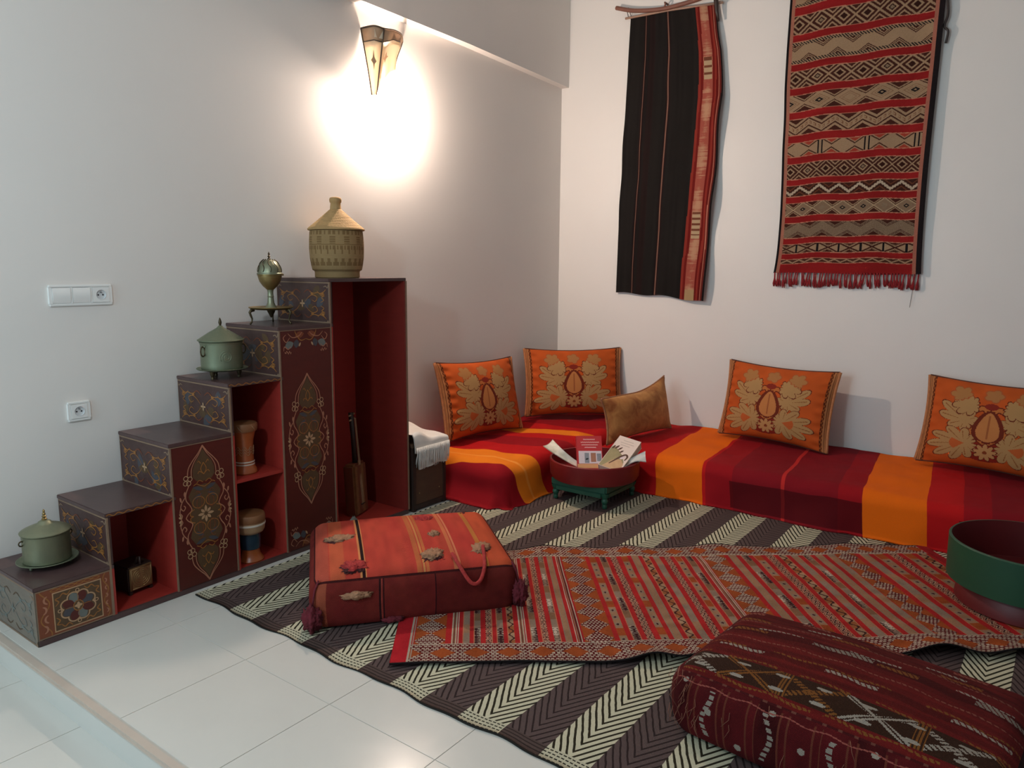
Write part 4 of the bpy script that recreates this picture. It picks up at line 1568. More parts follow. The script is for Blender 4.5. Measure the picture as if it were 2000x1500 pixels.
# ------------------------------------------------------------------ herringbone rug
def herring():
    m, nt, b = new_mat('herringbone_flatweave', 0.92, spec=0.1)
    uv = coords(nt, 'UV')
    u, v, _ = sep(nt, uv)
    wob = (noise(nt, 30, 2, 0.5, uv) - 0.5) * 0.006 + (noise(nt, 5, 2, 0.5, uv) - 0.5) * 0.012
    per, half = 0.2985, 0.148
    ub = (u - 0.690 + wob * 0.5) / per
    fb = ub.frac()
    light = fb.lt(half / per)
    # position inside the half band, 0..1 -> distance from its axis
    loc = ((fb / (half / per)).frac() * light + ((fb - half / per) / (1 - half / per)) * (X(nt, 1.0).v - 0 if False else (light * -1.0 + 1.0)))
    dax = (loc - 0.5).abs() * half
    chev = ((v - dax * 1.80 + wob) / 0.0408).frac()
    stripe_l = chev.lt(0.64)
    stripe_d = chev.lt(0.72)
    cl_ = mixc(nt, stripe_l, C4(44, 40, 28), C4(206, 200, 172))
    cd_ = mixc(nt, stripe_d, C4(46, 34, 34), C4(92, 76, 74))
    field = mixc(nt, light, cd_, cl_)
    # border along the short end: fine lines parallel to the edge
    bl_ = ((v + wob * 0.4) / 0.0135).frac().lt(0.34)
    dots = (u * 420.0).sin().gt(-0.55)
    bcl = mixc(nt, bl_ * dots, C4(196, 190, 164), C4(40, 38, 30))
    bcd = mixc(nt, bl_, C4(84, 68, 64), C4(50, 40, 38))
    bord = mixc(nt, light, bcd, bcl)
    col = mixc(nt, v.lt(0.052), field, bord)
    col = mixc(nt, v.lt(0.0025), col, C4(44, 44, 42))
    n = noise(nt, 150, 3, 0.6, uv)
    col = mixc(nt, n * 0.30, col, C4(50, 44, 38))
    nt.links.new(col, b.inputs['Base Color'])
    h = (u * 1500.0).sin() * (v * 1200.0).sin() + chev.lt(0.6) * 1.2 + n
    bump(nt, b, h, 0.35, 0.0015)
    return m


x0, x1, y0, y1 = 0.455, 4.6, 0.541, 3.30
nu, nv = 240, 140
U, V = np.meshgrid(np.linspace(x0, x1, nu), np.linspace(y0, y1, nv), indexing='ij')
edge_w = np.exp(-(V - y0) / .08)
Y = V + edge_w * (0.006 * np.sin(U * 13) + .004 * np.sin(U * 31 + 1))
Xr = U + np.exp(-(U - x0) / .08) * .006 * np.sin(V * 9)
Z = 0.007 + 0.0035 * vnoise(U.shape, (26, 18), 2) + edge_w * .002 * (1 + np.sin(U * 17)) * .5 - np.exp(-(V - y0) / .015) * .003
P = np.stack([Xr, Y, Z], -1)
rug = grid_mesh('herringbone_rug', P, herring(), None, None, np.stack([U, V - y0], -1),
                extra=(border_loop(nu, nv), np.stack([np.zeros(2 * (nu + nv) - 4), np.zeros(2 * (nu + nv) - 4), -Z.ravel()[border_loop(nu, nv)] + .001], -1), (1, 1, 1)))
tag(rug, 'large brown and cream herringbone striped rug lying on the tiles', 'rug')

# ------------------------------------------------------------------ red kilim
KL, KW = 2.50, 1.05


def kilim_cols(nu, nv):
    u = ((np.arange(nu) + .5) / nu * KL)[:, None] * np.ones((1, nv))
    v = ((np.arange(nv) + .5) / nv * KW)[None, :] * np.ones((nu, 1))
    red, red2 = lin((196, 40, 40)), lin((170, 34, 38))
    ora, crm, gry, dk, tan, mar = lin((178, 84, 36)), lin((214, 196, 174)), lin((164, 138, 118)), lin((70, 32, 32)), lin((176, 134, 102)), lin((112, 34, 34))
    col = np.empty((nu, nv, 3)); col[:] = red
    r = np.random.default_rng(5)

    def dots(mask, pu=.0150, pv=.0120, base=mar):
        a = (u / pu); b = v / pv
        row = np.floor(b)
        d = ((a + .5 * (row % 2)) % 1)
        e = b % 1
        on = (np.abs(d - .5) < .33) & (np.abs(e - .5) < .30)
        col[mask] = base
        col[mask & on] = crm

    def diamond_band(u0, u1):
        w = u1 - u0
        mk = (u >= u0) & (u < u1)
        fu = (u - u0) / w
        fv = (v / .105) % 1
        d = np.abs(fu - .5) * 1.9 + np.abs(fv - .5) * 1.9
        dots(mk & (d <= 1.0))
        col[mk & (d > 1.0)] = ora

    def motif(kind, u0, u1):
        w = u1 - u0
        mk = (u >= u0) & (u < u1)
        fu = (u - u0) / w
        if kind == 'g':
            col[mk] = gry
            seg = (np.floor(v / .07) % 3 == 0)
            col[mk & seg] = tan
        elif kind == 'p':
            seg = np.floor(v / .062) % 4
            col[mk & (seg == 0)] = gry
            col[mk & (seg == 1)] = lin((150, 110, 80))
            net = ((u / .008 + v / .010) % 1 < .5) ^ ((u / .008 - v / .010) % 1 < .5)
            col[mk & (seg >= 2)] = gry
            col[mk & (seg >= 2) & net] = dk
            col[mk & (seg == 3) & ~net] = crm
        elif kind == 'z':
            col[mk] = lin((206, 164, 134))
            t = np.abs(((v / .034) % 1) - .5) * 2
            e = (fu - .5) * 2 - (t - .5) * .75
            col[mk & (np.abs(e) < .17)] = dk
            col[mk & (np.abs(np.abs(e) - .50) < .10)] = lin((150, 52, 46))
            col[mk & (np.abs(e) > .82)] = lin((120, 40, 38))
        elif kind == 's':
            col[mk] = lin((186, 150, 116))
            a = (v / .052) % 1
            s1 = (np.abs(fu - .5 - .28 * np.sin(a * 2 * PI)) < .13)
            col[mk & s1] = dk
            col[mk & (np.floor(v / .052) % 2 == 0) & ~s1] = lin((170, 104, 60))
        elif kind == 'e':
            col[mk] = tan
            a = (v / .058) % 1
            d = np.hypot((fu - .5) * .8, (a - .5) * 1.2)
            col[mk & (d < .30)] = gry
            col[mk & (d < .13)] = dk
            col[mk & (np.floor(v / .058) % 4 == 3)] = ora
        elif kind == 't':
            col[mk] = tan
            col[mk & ((fu < .12) | (fu > .88))] = gry
        elif kind == 'l':
            k = np.floor(fu * 9).astype(int)
            for i, c in enumerate((crm, red2, tan, mar, tan, mar, crm, red2, crm)):
                col[mk & (k == i)] = c
        # fine light edges
        ed = mk & ((fu < .06) | (fu > .94))
        if kind not in ('l', 't'):
            col[ed] = lin((206, 130, 96))
    secs = [(.19, .69, 'l g p z p s l p z p t l'.split()), (.80, 1.355, 'e p z e t s g z e p l'.split()),
            (1.46, 1.995, 't p e z s g p t g'.split()), (2.09, 2.44, 'g e z e s'.split())]
    for a, b in ((.072, .185), (.69, .80), (1.355, 1.46), (1.995, 2.09)):
        diamond_band(a, b)
    for a, b, ks in secs:
        pitch = (b - a) / len(ks)
        for i, k in enumerate(ks):
            motif(k, a + pitch * i + pitch * .36, a + pitch * (i + 1) - .001)
    # long borders
    for lo in (True, False):
        q = v if lo else KW - v
        bw = .135 if lo else .115
        mk = (q < bw) & (u > .06) & (u < KL - .05)
        f = (u / .118) % 1
        d = np.abs(f - .5) * 1.7 + np.abs(q / bw - .5) * 2.3
        dots(mk & (d > .66), .0165, .0125)
        col[mk & (d <= .66)] = ora
        col[mk & (q > bw - .006)] = crm * .8
    # hems
    col[u < .055] = lin((200, 34, 44))
    col[(u >= .055) & (u < .062)] = crm * .85
    col[(u >= .066) & (u < .071)] = crm * .7
    col[u > KL - .045] = red2
    col[(v < .006) | (v > KW - .006)] = lin((40, 36, 38))
    # patchy tone over the whole rug and weave irregularity
    mott = .82 + .30 * vnoise((nu, nv), (60, 26), 8)
    col *= mott[..., None]
    jit = r.random((nu, nv))
    col *= (.90 + .18 * jit)[..., None]
    return col


nu, nv = 680, 290
su, sv = np.linspace(0, KL, nu + 1), np.linspace(0, KW, nv + 1)
U, V = np.meshgrid(su, sv, indexing='ij')
O = np.array([1.517, .614]); du = np.array([.775, .632]); dv = np.array([-.632, .775])
nz = vnoise(U.shape, (22, 10), 21)
low, high = np.exp(-V / .10), np.exp(-(KW - V) / .09)
buck = np.zeros_like(U)
for c, w_, a in ((.92, .09, .030), (1.07, .06, .020), (1.95, .11, .042), (2.22, .09, .022)):
    buck += a * np.exp(-((U - c) / w_) ** 2)
buckh = np.zeros_like(U)
for c, w_, a in ((.62, .08, .018), (1.02, .07, .02), (1.45, .09, .014), (2.1, .1, .012)):
    buckh += a * np.exp(-((U - c) / w_) ** 2)
Z = .020 + .006 * nz + low * buck + high * buckh
Vd = V + low * (.012 * np.sin(U * 5) + .3 * buck) + high * (.010 * np.sin(U * 9 + 1))
Ud = U + .03 * (V / KW) * 0
Pk = np.stack([O[0] + du[0] * Ud + dv[0] * Vd, O[1] + du[1] * Ud + dv[1] * Vd, Z], -1)
lp = border_loop(nu + 1, nv + 1)
M_KIL = woven('red_kilim_weave', 0.92, 1500, 0.40, 0.0012, 0.20, gain=0.74)
kil = grid_mesh('kilim_rug', Pk, M_KIL, None, kilim_cols(nu, nv), np.stack([U, V], -1),
                extra=(lp, np.array([0, 0, -.005]), tuple(lin((44, 38, 40)))))
tag(kil, 'red patterned kilim rug lying across the herringbone rug', 'rug')

# ------------------------------------------------------------------ floor poufs
def pouf_faces(Wd, Dp, Hh, rad, bulge, n_t, n_s, seed, sidebulge=.02):
    """top + four sides as separate grids; returns dict name -> (P, a, b) with metric face coordinates"""
    hx, hy = Wd / 2, Dp / 2
    out = {}

    def shape(x, y, z):
        # rounded box with soft bulges, z 0..H
        ix, iy = hx - rad, hy - rad
        zc = np.clip(z, rad * .5, Hh - rad)
        bx_, by_ = np.clip(x, -ix, ix), np.clip(y, -iy, iy)
        dx, dy, dz = x - bx_, y - by_, z - zc
        L = np.sqrt(dx * dx + dy * dy + dz * dz) + 1e-9
        mx = np.maximum(np.maximum(np.abs(dx), np.abs(dy)), np.abs(dz) * (rad / np.where(dz < 0, rad * .5, rad)))
        k = np.where(mx > 0, mx / L, 0) * 1.0
        k = np.maximum(k, 1e-6)
        px, py, pz = bx_ + dx * k, by_ + dy * k, zc + dz * k
        tx, ty = np.clip(x / hx, -1, 1), np.clip(y / hy, -1, 1)
        pz = pz + bulge * (1 - tx ** 2) * (1 - ty ** 2) * np.clip(z / Hh, 0, 1) ** 2
        s = 1 + sidebulge * np.sin(np.clip(z / Hh, 0, 1) * PI)
        return px * s, py * s, pz
    a, b = np.meshgrid(np.linspace(-hx, hx, n_t[0] + 1), np.linspace(-hy, hy, n_t[1] + 1), indexing='ij')
    out['top'] = (np.stack(shape(a, b, np.full_like(a, Hh)), -1), a, b)
    for nm, sx, sy in (('front', 0, -1), ('right', 1, 0), ('back', 0, 1), ('left', -1, 0)):
        w_ = hx if sy else hy
        a, b = np.meshgrid(np.linspace(-w_, w_, n_s[0] + 1), np.linspace(0, Hh, n_s[1] + 1), indexing='ij')
        if sy == -1:
            x, y = a, np.full_like(a, -hy)
        elif sy == 1:
            x, y = -a, np.full_like(a, hy)
        elif sx == 1:
            x, y = np.full_like(a, hx), a
        else:
            x, y = np.full_like(a, -hx), -a
        out[nm] = (np.stack(shape(x, y, b), -1), a, b)
    return out


def fc(A):
    return (A[:-1, :-1] + A[1:, 1:]) / 2


M_PF1 = woven('coral_wool_flatweave', 0.9, 900, 0.35, 0.0015, 0.14, 0.0, gain=0.72)
pf1 = empty('floor_pouf', (1.090, 1.145, 0.016), 'coral red striped floor pouf with tufted pompoms and tassels', 'pouf', None, math.radians(51))
F = pouf_faces(.80, .68, .195, .060, .035, (200, 160), (200, 50), 3)
P, a, b = F['top']
A = fc(a); B = fc(b)
col = paint(A.shape, (204, 66, 56))
grad = vnoise(A.shape, (18, 3), 4)
col = col * (1 - .35 * grad[..., None]) + lin((216, 100, 66)) * (.35 * grad[..., None])
for x0_, x1_, c in ((-.40, -.33, (196, 88, 68)), (-.33, -.27, (212, 100, 66)), (-.215, -.208, (232, 150, 92)), (-.208, -.196, (44, 20, 20)), (-.196, -.190, (232, 150, 92)), (.00, .018, (206, 112, 66)), (.022, .030, (222, 150, 88)),
                    (.034, .046, (214, 120, 70)), (.145, .160, (226, 128, 84)), (.165, .172, (232, 140, 100)), (.262, .285, (206, 130, 62)), (.29, .40, (214, 92, 56))):
    mk = (A > x0_) & (A < x1_)
    col[mk] = lin(c)
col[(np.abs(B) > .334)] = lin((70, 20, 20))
col *= (.86 + .26 * vnoise(A.shape, (40, 8), 6))[..., None]
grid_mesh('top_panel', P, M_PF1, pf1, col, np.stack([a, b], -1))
for nm in ('front', 'right', 'back', 'left'):
    P, a, b = F[nm]
    A = fc(a); B = fc(b)
    col = paint(A.shape, (122, 36, 34))
    g = vnoise(A.shape, (14, 3), 14)
    col = col * (1 - .5 * g[..., None]) + lin((140, 54, 42)) * (.5 * g[..., None])
    if nm == 'front':
        for x0_, x1_, c in ((-.147, -.140, (54, 20, 22)), (-.140, -.134, (170, 70, 58)), (-.134, -.126, (40, 16, 18)), (.062, .067, (50, 16, 20)), (-.40, -.34, (170, 84, 60))):
            col[(A > x0_) & (A < x1_)] = lin(c)
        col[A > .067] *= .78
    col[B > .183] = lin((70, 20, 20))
    col *= (.86 + .26 * vnoise(A.shape, (40, 8), 16))[..., None]
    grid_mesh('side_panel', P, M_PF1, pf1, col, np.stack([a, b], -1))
M_TUF = plain('beige_wool_tuft', (186, 138, 104), 0.95, c2=(120, 80, 56), scale=60, bstr=.8, bscale=120, bdist=.006)
M_TUR = plain('red_wool_tuft', (196, 60, 54), 0.95, c2=(120, 28, 30), scale=60, bstr=.8, bscale=120, bdist=.006)
M_TUB_ = plain('dark_burgundy_wool', (112, 28, 40), 0.95, c2=(80, 18, 28), scale=40, bstr=.8, bscale=100, bdist=.006)


def tuft(name, loc, rx, ry, mat, parent, h=.016, seed=1, rot=0.0):
    r = random.Random(seed)
    bm = bmesh.new()
    bmesh.ops.create_icosphere(bm, subdivisions=4, radius=1.0)
    for v_ in bm.verts:
        k = 1 + .10 * math.sin(v_.co.x * 7 + seed) + (r.random() ** 3 * .34 if r.random() < .5 else -r.random() * .14)
        v_.co = Vector((v_.co.x * rx * k, v_.co.y * ry * k, v_.co.z * h * k * (1 + r.uniform(-.25, .25))))
    ob = bm_obj(name, bm, mat, parent, True)
    ob.location = loc
    ob.rotation_euler = (0, 0, rot)
    return ob


def ztop(x, y):
    return .195 + .035 * (1 - (x / .40) ** 2) * (1 - (y / .34) ** 2)


M_TUD = plain('dark_tuft_ring', (78, 26, 26), 0.95, c2=(52, 20, 20), scale=50)
for i, (x, y, rx, ry, mt) in enumerate(((-.275, .03, .060, .040, M_TUF), (-.235, -.255, .052, .042, M_TUR), (.090, .185, .042, .036, M_TUR), (.105, -.045, .028, .022, M_TUF),
                                       (.075, -.225, .050, .040, M_TUF), (.275, -.190, .052, .036, M_TUF), (.29, .275, .040, .022, M_TUD), (-.215, .315, .060, .014, M_GRE))):
    z = ztop(x, y) - .004 - (.012 if abs(y) > .27 else 0)
    tuft('pompom', (x, y, z), rx, ry, mt, pf1, .016, i + 3, .2 * i)
    if i in (0, 1, 2, 4, 5):
        tuft('pompom_ring', (x, y, z - .004), rx * 1.16, ry * 1.18, M_TUD, pf1, .009, i + 30, .2 * i)
tubes('loop_strap', [(spline3([(.145, -.262, .222), (.165, -.335, .190), (.20, -.372, .140), (.235, -.365, .140), (.262, -.330, .185), (.278, -.225, .228)]), .0075)], M_TUR, pf1, 8)
tuft('pompom', (-.232, -.352, .125), .050, .014, M_TUF, pf1, .014, 77)
for x, y, z in ((-.398, -.345, .045), (.405, -.335, .060)):
    tuft('tassel', (x, y, z), .032, .032, M_TUB_, pf1, .050, int(x * 99) + 60)
    tubes('tassel_cord', [([(x, y, z + .03), (x * .97, y * .97, .15), (x * .93, y * .93, .185)], .004)], M_TUB_, pf1, 6)
tuft('pompom', (-.10, -.345, .012), .040, .016, M_TUB_, pf1, .010, 91)

M_PF2 = woven('dark_red_kilim_weave', 0.92, 1500, 0.40, 0.0014, 0.20, 0.0, gain=0.62)
pf2 = empty('floor_pouf', (2.872, 1.095, 0.024), 'dark red kilim floor pouf with white zigzag bands in the foreground', 'pouf', None, math.radians(-5))
F = pouf_faces(.86, .54, .205, .075, .045, (330, 210), (330, 84), 5, .03)
P, a, b = F['top']
A = fc(a); B = fc(b)
base = (122, 28, 26)
col = paint(A.shape, base)
col *= (.80 + .40 * vnoise(A.shape, (6, 30), 31))[..., None]
wht, gold, brn, pnk_, dkb = lin((186, 172, 156)), lin((150, 92, 42)), lin((66, 38, 24)), lin((160, 92, 76)), lin((44, 22, 20))
fA = A + .03 * vnoise(A.shape, (10, 4), 3)
# dark figured band near the front edge
bd = (B > -.235) & (B < -.150)
col[bd] = brn
q = (B + .1925) / .0425
zz = np.abs(((A + .30) / .335) % 1 - .5) * 4 - 1          # long X braids
for s_ in (1, -1):
    on = bd & (np.abs(q - s_ * zz) < .20)
    tw = np.sin(A * 300 + s_ * B * 500) > -.35
    seg = np.floor((A + .30) / .335) % 2
    col[on & tw] = wht
    g = on & tw & (seg == 0)
    col[g] = gold
bars = bd & ((((A + .30) / .335 + .5) % 1) < .085)
col[bars] = gold
col[bars & (np.sin(A * 700) > 0.2)] = brn
wl = bd & (np.hypot((((A + .30) / .1117) % 1 - .5) * .9, (np.abs(q) - .62) * 1.4) < .17)
col[wl] = wht
# thin pale lines and broken white zigzags between
for y0_, w_, c, duty, per, ph in ((-.243, .004, gold, .9, .3, 0), (-.142, .004, gold, .7, .2, .1), (-.085, .007, wht, .45, .31, .05), (-.070, .004, gold, .8, .4, .2), (-.02, .003, pnk_, 1.1, 1, 0),
                                  (.045, .012, wht, .40, .42, .13), (.045, .010, gold, .25, .42, -.05), (.068, .004, wht, .5, .27, .3), (.115, .004, pnk_, .8, .5, .0), (.130, .009, gold, .35, .29, .1),
                                  (.150, .006, wht, .3, .33, .18), (.19, .010, pnk_, .4, .21, .0), (.225, .005, gold, .6, .3, .1)):
    wv = B + .004 * np.sin(fA * 40 + y0_ * 90)
    on = (np.abs(wv - y0_) < w_ * (.6 + .5 * np.abs(np.sin(fA * 18 + y0_ * 40)))) & (((A + ph) / per) % 1 < duty)
    tw = np.sin(A * 420 + B * 300) > -.6
    col[on & tw] = c
    dkm = (np.abs(wv - y0_) < w_ * 2.0) & ~on & (w_ > .005)
    col[dkm] *= .72
for y0_ in (-.12, -.05, .01, .09, .17):
    col[(np.abs(B - y0_) < .010)] *= .80
col[(np.abs(B) > .262)] = lin((90, 24, 26))
col[(B < -.262) & (np.sin(A * 160) > .6)] = pnk_ * .7
grid_mesh('top_panel', P, M_PF2, pf2, col, np.stack([a, b], -1))
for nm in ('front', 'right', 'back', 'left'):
    P, a, b = F[nm]
    A = fc(a); B = fc(b)
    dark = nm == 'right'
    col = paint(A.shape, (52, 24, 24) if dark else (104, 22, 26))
    col *= (.72 + .5 * vnoise(A.shape, (26, 3), 51))[..., None]
    k = np.floor((A + .5) / .085).astype(int)
    fa = ((A + .5) / .085) % 1
    col[(k % 3 == 1) & (fa < .75)] *= .62
    ln_ = (fa < .05) | (np.abs(fa - .78) < .03)
    col[ln_ & (B < .19)] = lin((126, 62, 46))
    braid = (np.abs(fa - .42 - .14 * np.sin(B * 38 + k)) < .085) & (k % 2 == 0) & (np.sin(B * 330 + k) > -.5) & (B < .168) & (B > .03)
    col[braid] = wht * .9
    lz = (np.hypot((fa - .5) * 1.2, ((B / .07) % 1 - .5)) < .14) & ((k + np.floor(B / .07)) % 3 == 0)
    col[lz] = wht
    g = (np.abs(B - .176 - .004 * np.sin(A * 60)) < .0022)
    col[g] = lin((180, 96, 84))
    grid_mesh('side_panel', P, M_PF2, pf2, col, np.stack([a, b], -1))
hr = []
rr_ = random.Random(8)
for k in range(44):
    s_ = rr_.uniform(-.42, -.32) if k < 24 else rr_.uniform(-.42, .4)
    z = rr_.uniform(.06, .20)
    y = -.27 - rr_.uniform(0, .012)
    hr.append(([(s_, y + .004, z), (s_ + rr_.uniform(-.01, .01), y - .008, z - .02), (s_ + rr_.uniform(-.02, .02), y - .006, z - .05)], [.0009, .0008, .0005]))
hh = tubes('loose_threads', hr, plain('tan_loose_thread', (140, 90, 68), 0.9), pf2, 4)
hh['kind'] = 'stuff'

# ------------------------------------------------------------------ dark wall hanging
nu, nv = 150, 260
hg = empty('wall_hanging', (0.87, YC, 1.15), 'black woven wall hanging with a rust red ikat edge on a bent stick', 'wall hanging')
fz = np.linspace(0, 1, nv + 1)[None, :] * np.ones((nu + 1, 1))         # 0 bottom .. 1 top
fu = np.linspace(0, 1, nu + 1)[:, None] * np.ones((1, nv + 1))
zk = [0, .25, .5, .7, .85, 1.0]
xl = np.interp(fz, zk, [.525, .535, .548, .562, .575, .585])
xr = np.interp(fz, zk, [1.222, 1.245, 1.268, 1.285, 1.262, 1.205])
xx = xl + (xr - xl) * fu + .004 * np.sin(fz * 19) * (fu > .95)
zb = np.interp(fu, [0, .5, 1], [1.178, 1.165, 1.132]) + .006 * np.sin(fu * 14)
ztp = np.interp(fu, [0, .5, 1], [3.085, 3.085, 3.062])
zz = zb + (ztp - zb) * fz
off = .022 + .016 * vnoise(fu.shape, (6, 9), 44) + .022 * np.clip((fu - .72) / .28, 0, 1) * (1 + .6 * np.sin(fz * 22)) * (1 - fz ** 6)
P = np.stack([xx - .87, -off, zz - 1.15], -1)
A = fc(fu); Bz = fc(fz)
Zm = Bz * 1.93
col = paint(A.shape, (34, 30, 28))
vn = vnoise(A.shape, (40, 4), 9)
col = col * (.8 + .5 * vn[..., None])
col[(A > .235) & (A < .30)] = col[(A > .235) & (A < .30)] * np.array([1.3, .75, .75])
for c0 in (.19, .455):
    w_ = .0055
    col[np.abs(A - c0) < w_] = lin((146, 104, 88))
    col[(np.abs(A - c0) < w_ * 3.5) & (np.abs(A - c0) >= w_)] *= np.array([1.25, .6, .6])
b0 = .775 - .045 * (1 - Bz)
t = (A - b0) / (1 - b0)
R1, R2, PK, CRM = lin((156, 56, 44)), lin((124, 30, 26)), lin((180, 92, 76)), lin((206, 178, 140))
col[t >= 0] = R1
col[(t > .10) & (t < .20)] = R2
ik = (t >= .20) & (t < .60)
cyc = Zm * 3.2
jag = .08 * (RNG.random((1, A.shape[1])) - .5) + .10 * vnoise(A.shape, (16, 130), 5)
tt_ = np.abs((t - .40) / .20)
am = .5 + .5 * np.sin(cyc * 2 * PI + jag * 22)
w1 = np.clip(am * 1.25 - tt_ * .7 + (RNG.random(A.shape) - .5) * .25, 0, 1)
col[ik] = (PK * (1 - w1[..., None]) + lin((212, 160, 126)) * w1[..., None])[ik]
for z0, z1, nb in ((1.46, 1.60, 3), (.42, .60, 5)):
    blk = ik & (Zm > z0) & (Zm < z1) & (t > .23) & (t < .57)
    ph = ((Zm - z0) / (z1 - z0) * nb) % 1
    col[blk & (ph < .62)] = CRM
    col[blk & (ph >= .62)] = lin((128, 76, 54))
blk = ik & (Zm < .075)
col[blk] = lin((196, 164, 118))
col[(t >= .60) & (t < .68)] = R2
col[(t >= .68) & (t < .76)] = R1
col[(t >= .76) & (t < .83)] = R2 * .8
col[(t >= .83) & (t < .86)] = lin((206, 132, 108))
col[(t >= .86) & (t < .93)] = lin((120, 44, 36))
col[t >= .93] = lin((34, 24, 24))
M_HG = woven('black_red_wool_cloth', 0.95, 1400, 0.3, 0.0012, 0.15, gain=0.66)
grid_mesh('cloth', P, M_HG, hg, col, np.stack([xx, zz], -1), extra=(border_loop(nu + 1, nv + 1), np.array([0, .004, 0]), tuple(lin((40, 26, 24)))))
M_STICK = plain('brown_bent_stick', (132, 84, 66), 0.6, c2=(100, 60, 48), scale=14, bstr=.2)
tubes('stick', [(spline3([(-.395, -.045, 2.020), (-.25, -.048, 1.975), (-.06, -.05, 1.948), (.10, -.05, 1.950), (.26, -.048, 1.968), (.40, -.045, 2.02)]), .014)], M_STICK, hg, 10)
tubes('hanging_rod', [([(-.325, -.034, 1.940), (.0, -.034, 1.936), (.385, -.034, 1.914)], .008)], plain('pale_hanging_rod', (176, 140, 118), 0.6), hg, 8)
tubes('cord', [([(-.300, -.045, 2.005), (-.285, -.04, 1.965), (-.275, -.034, 1.935)], .0025), ([(-.312, -.045, 2.005), (-.305, -.04, 1.965), (-.300, -.034, 1.938)], .0025)], M_DARKW, hg, 6)
tubes('cord_knot', [([(.335, -.050, 1.985), (.345, -.055, 1.93), (.352, -.05, 1.86), (.366, -.045, 1.80)], [.012, .016, .012, .006])], M_DARKW, hg, 8)
tubes('wall_hook', [([(-.02, 0, 1.985), (-.02, -.05, 1.985), (-.01, -.06, 1.97), (-.02, -.055, 1.95)], .006)], M_STICK, hg, 8)

# ------------------------------------------------------------------ hanging kilim
HX0, HX1, HZ0, HZ1 = 1.688, 2.532, 1.334, 3.26
HWid = HX1 - HX0
hk = empty('wall_hanging', (2.11, YC, 1.24), 'red banded kilim with fringe hanging on the wall at right', 'wall hanging')
nu, nv = 300, 640
fu = np.linspace(0, 1, nu + 1)[:, None] * np.ones((1, nv + 1))
fz = np.linspace(0, 1, nv + 1)[None, :] * np.ones((nu + 1, 1))
zz = HZ0 + (HZ1 - HZ0) * fz
xl = HX0 + .010 * np.sin(fz * 5 + 1) - .016 * np.exp(-fz / .06)
xr = HX1 - .006 * np.sin(fz * 6) + .006 * np.exp(-fz / .06)
xx = xl + (xr - xl) * fu
off = .012 + .012 * vnoise(fu.shape, (4, 10), 64) + .020 * np.clip((fu - .85) / .15, 0, 1)
P = np.stack([xx - 2.11, -off, zz - 1.24 + .004 * np.sin(fu * 7)], -1)
A = fc(fu) * HWid; Zm = HZ0 + (HZ1 - HZ0) * fc(fz)
Zm = Zm + .006 * np.sin(A * 7 + 1) * 1.0 + .004 * np.sin(A * 19)
RD, CRMk, BRN, BLK, GRY = lin((160, 34, 34)), lin((178, 148, 116)), lin((76, 38, 28)), lin((30, 24, 26)), lin((150, 128, 104))
col = np.empty(A.shape + (3,)); col[:] = RD
col *= (.82 + .3 * vnoise(A.shape, (7, 60), 71))[..., None]
bands = [(2.957, 3.06, 'C'), (2.795, 2.906, 'D'), (2.622, 2.752, 'C'), (2.478, 2.579, 'D'), (2.336, 2.435, 'B'), (2.195, 2.292, 'Z'), (2.063, 2.148, 'X'), (1.925, 2.019, 'D2'),
         (1.819, 1.887, 'S'), (1.695, 1.778, 'B2'), (1.560, 1.654, 'C2'), (1.463, 1.522, 'X2'), (1.399, 1.427, 'T'), (3.11, 3.20, 'D')]
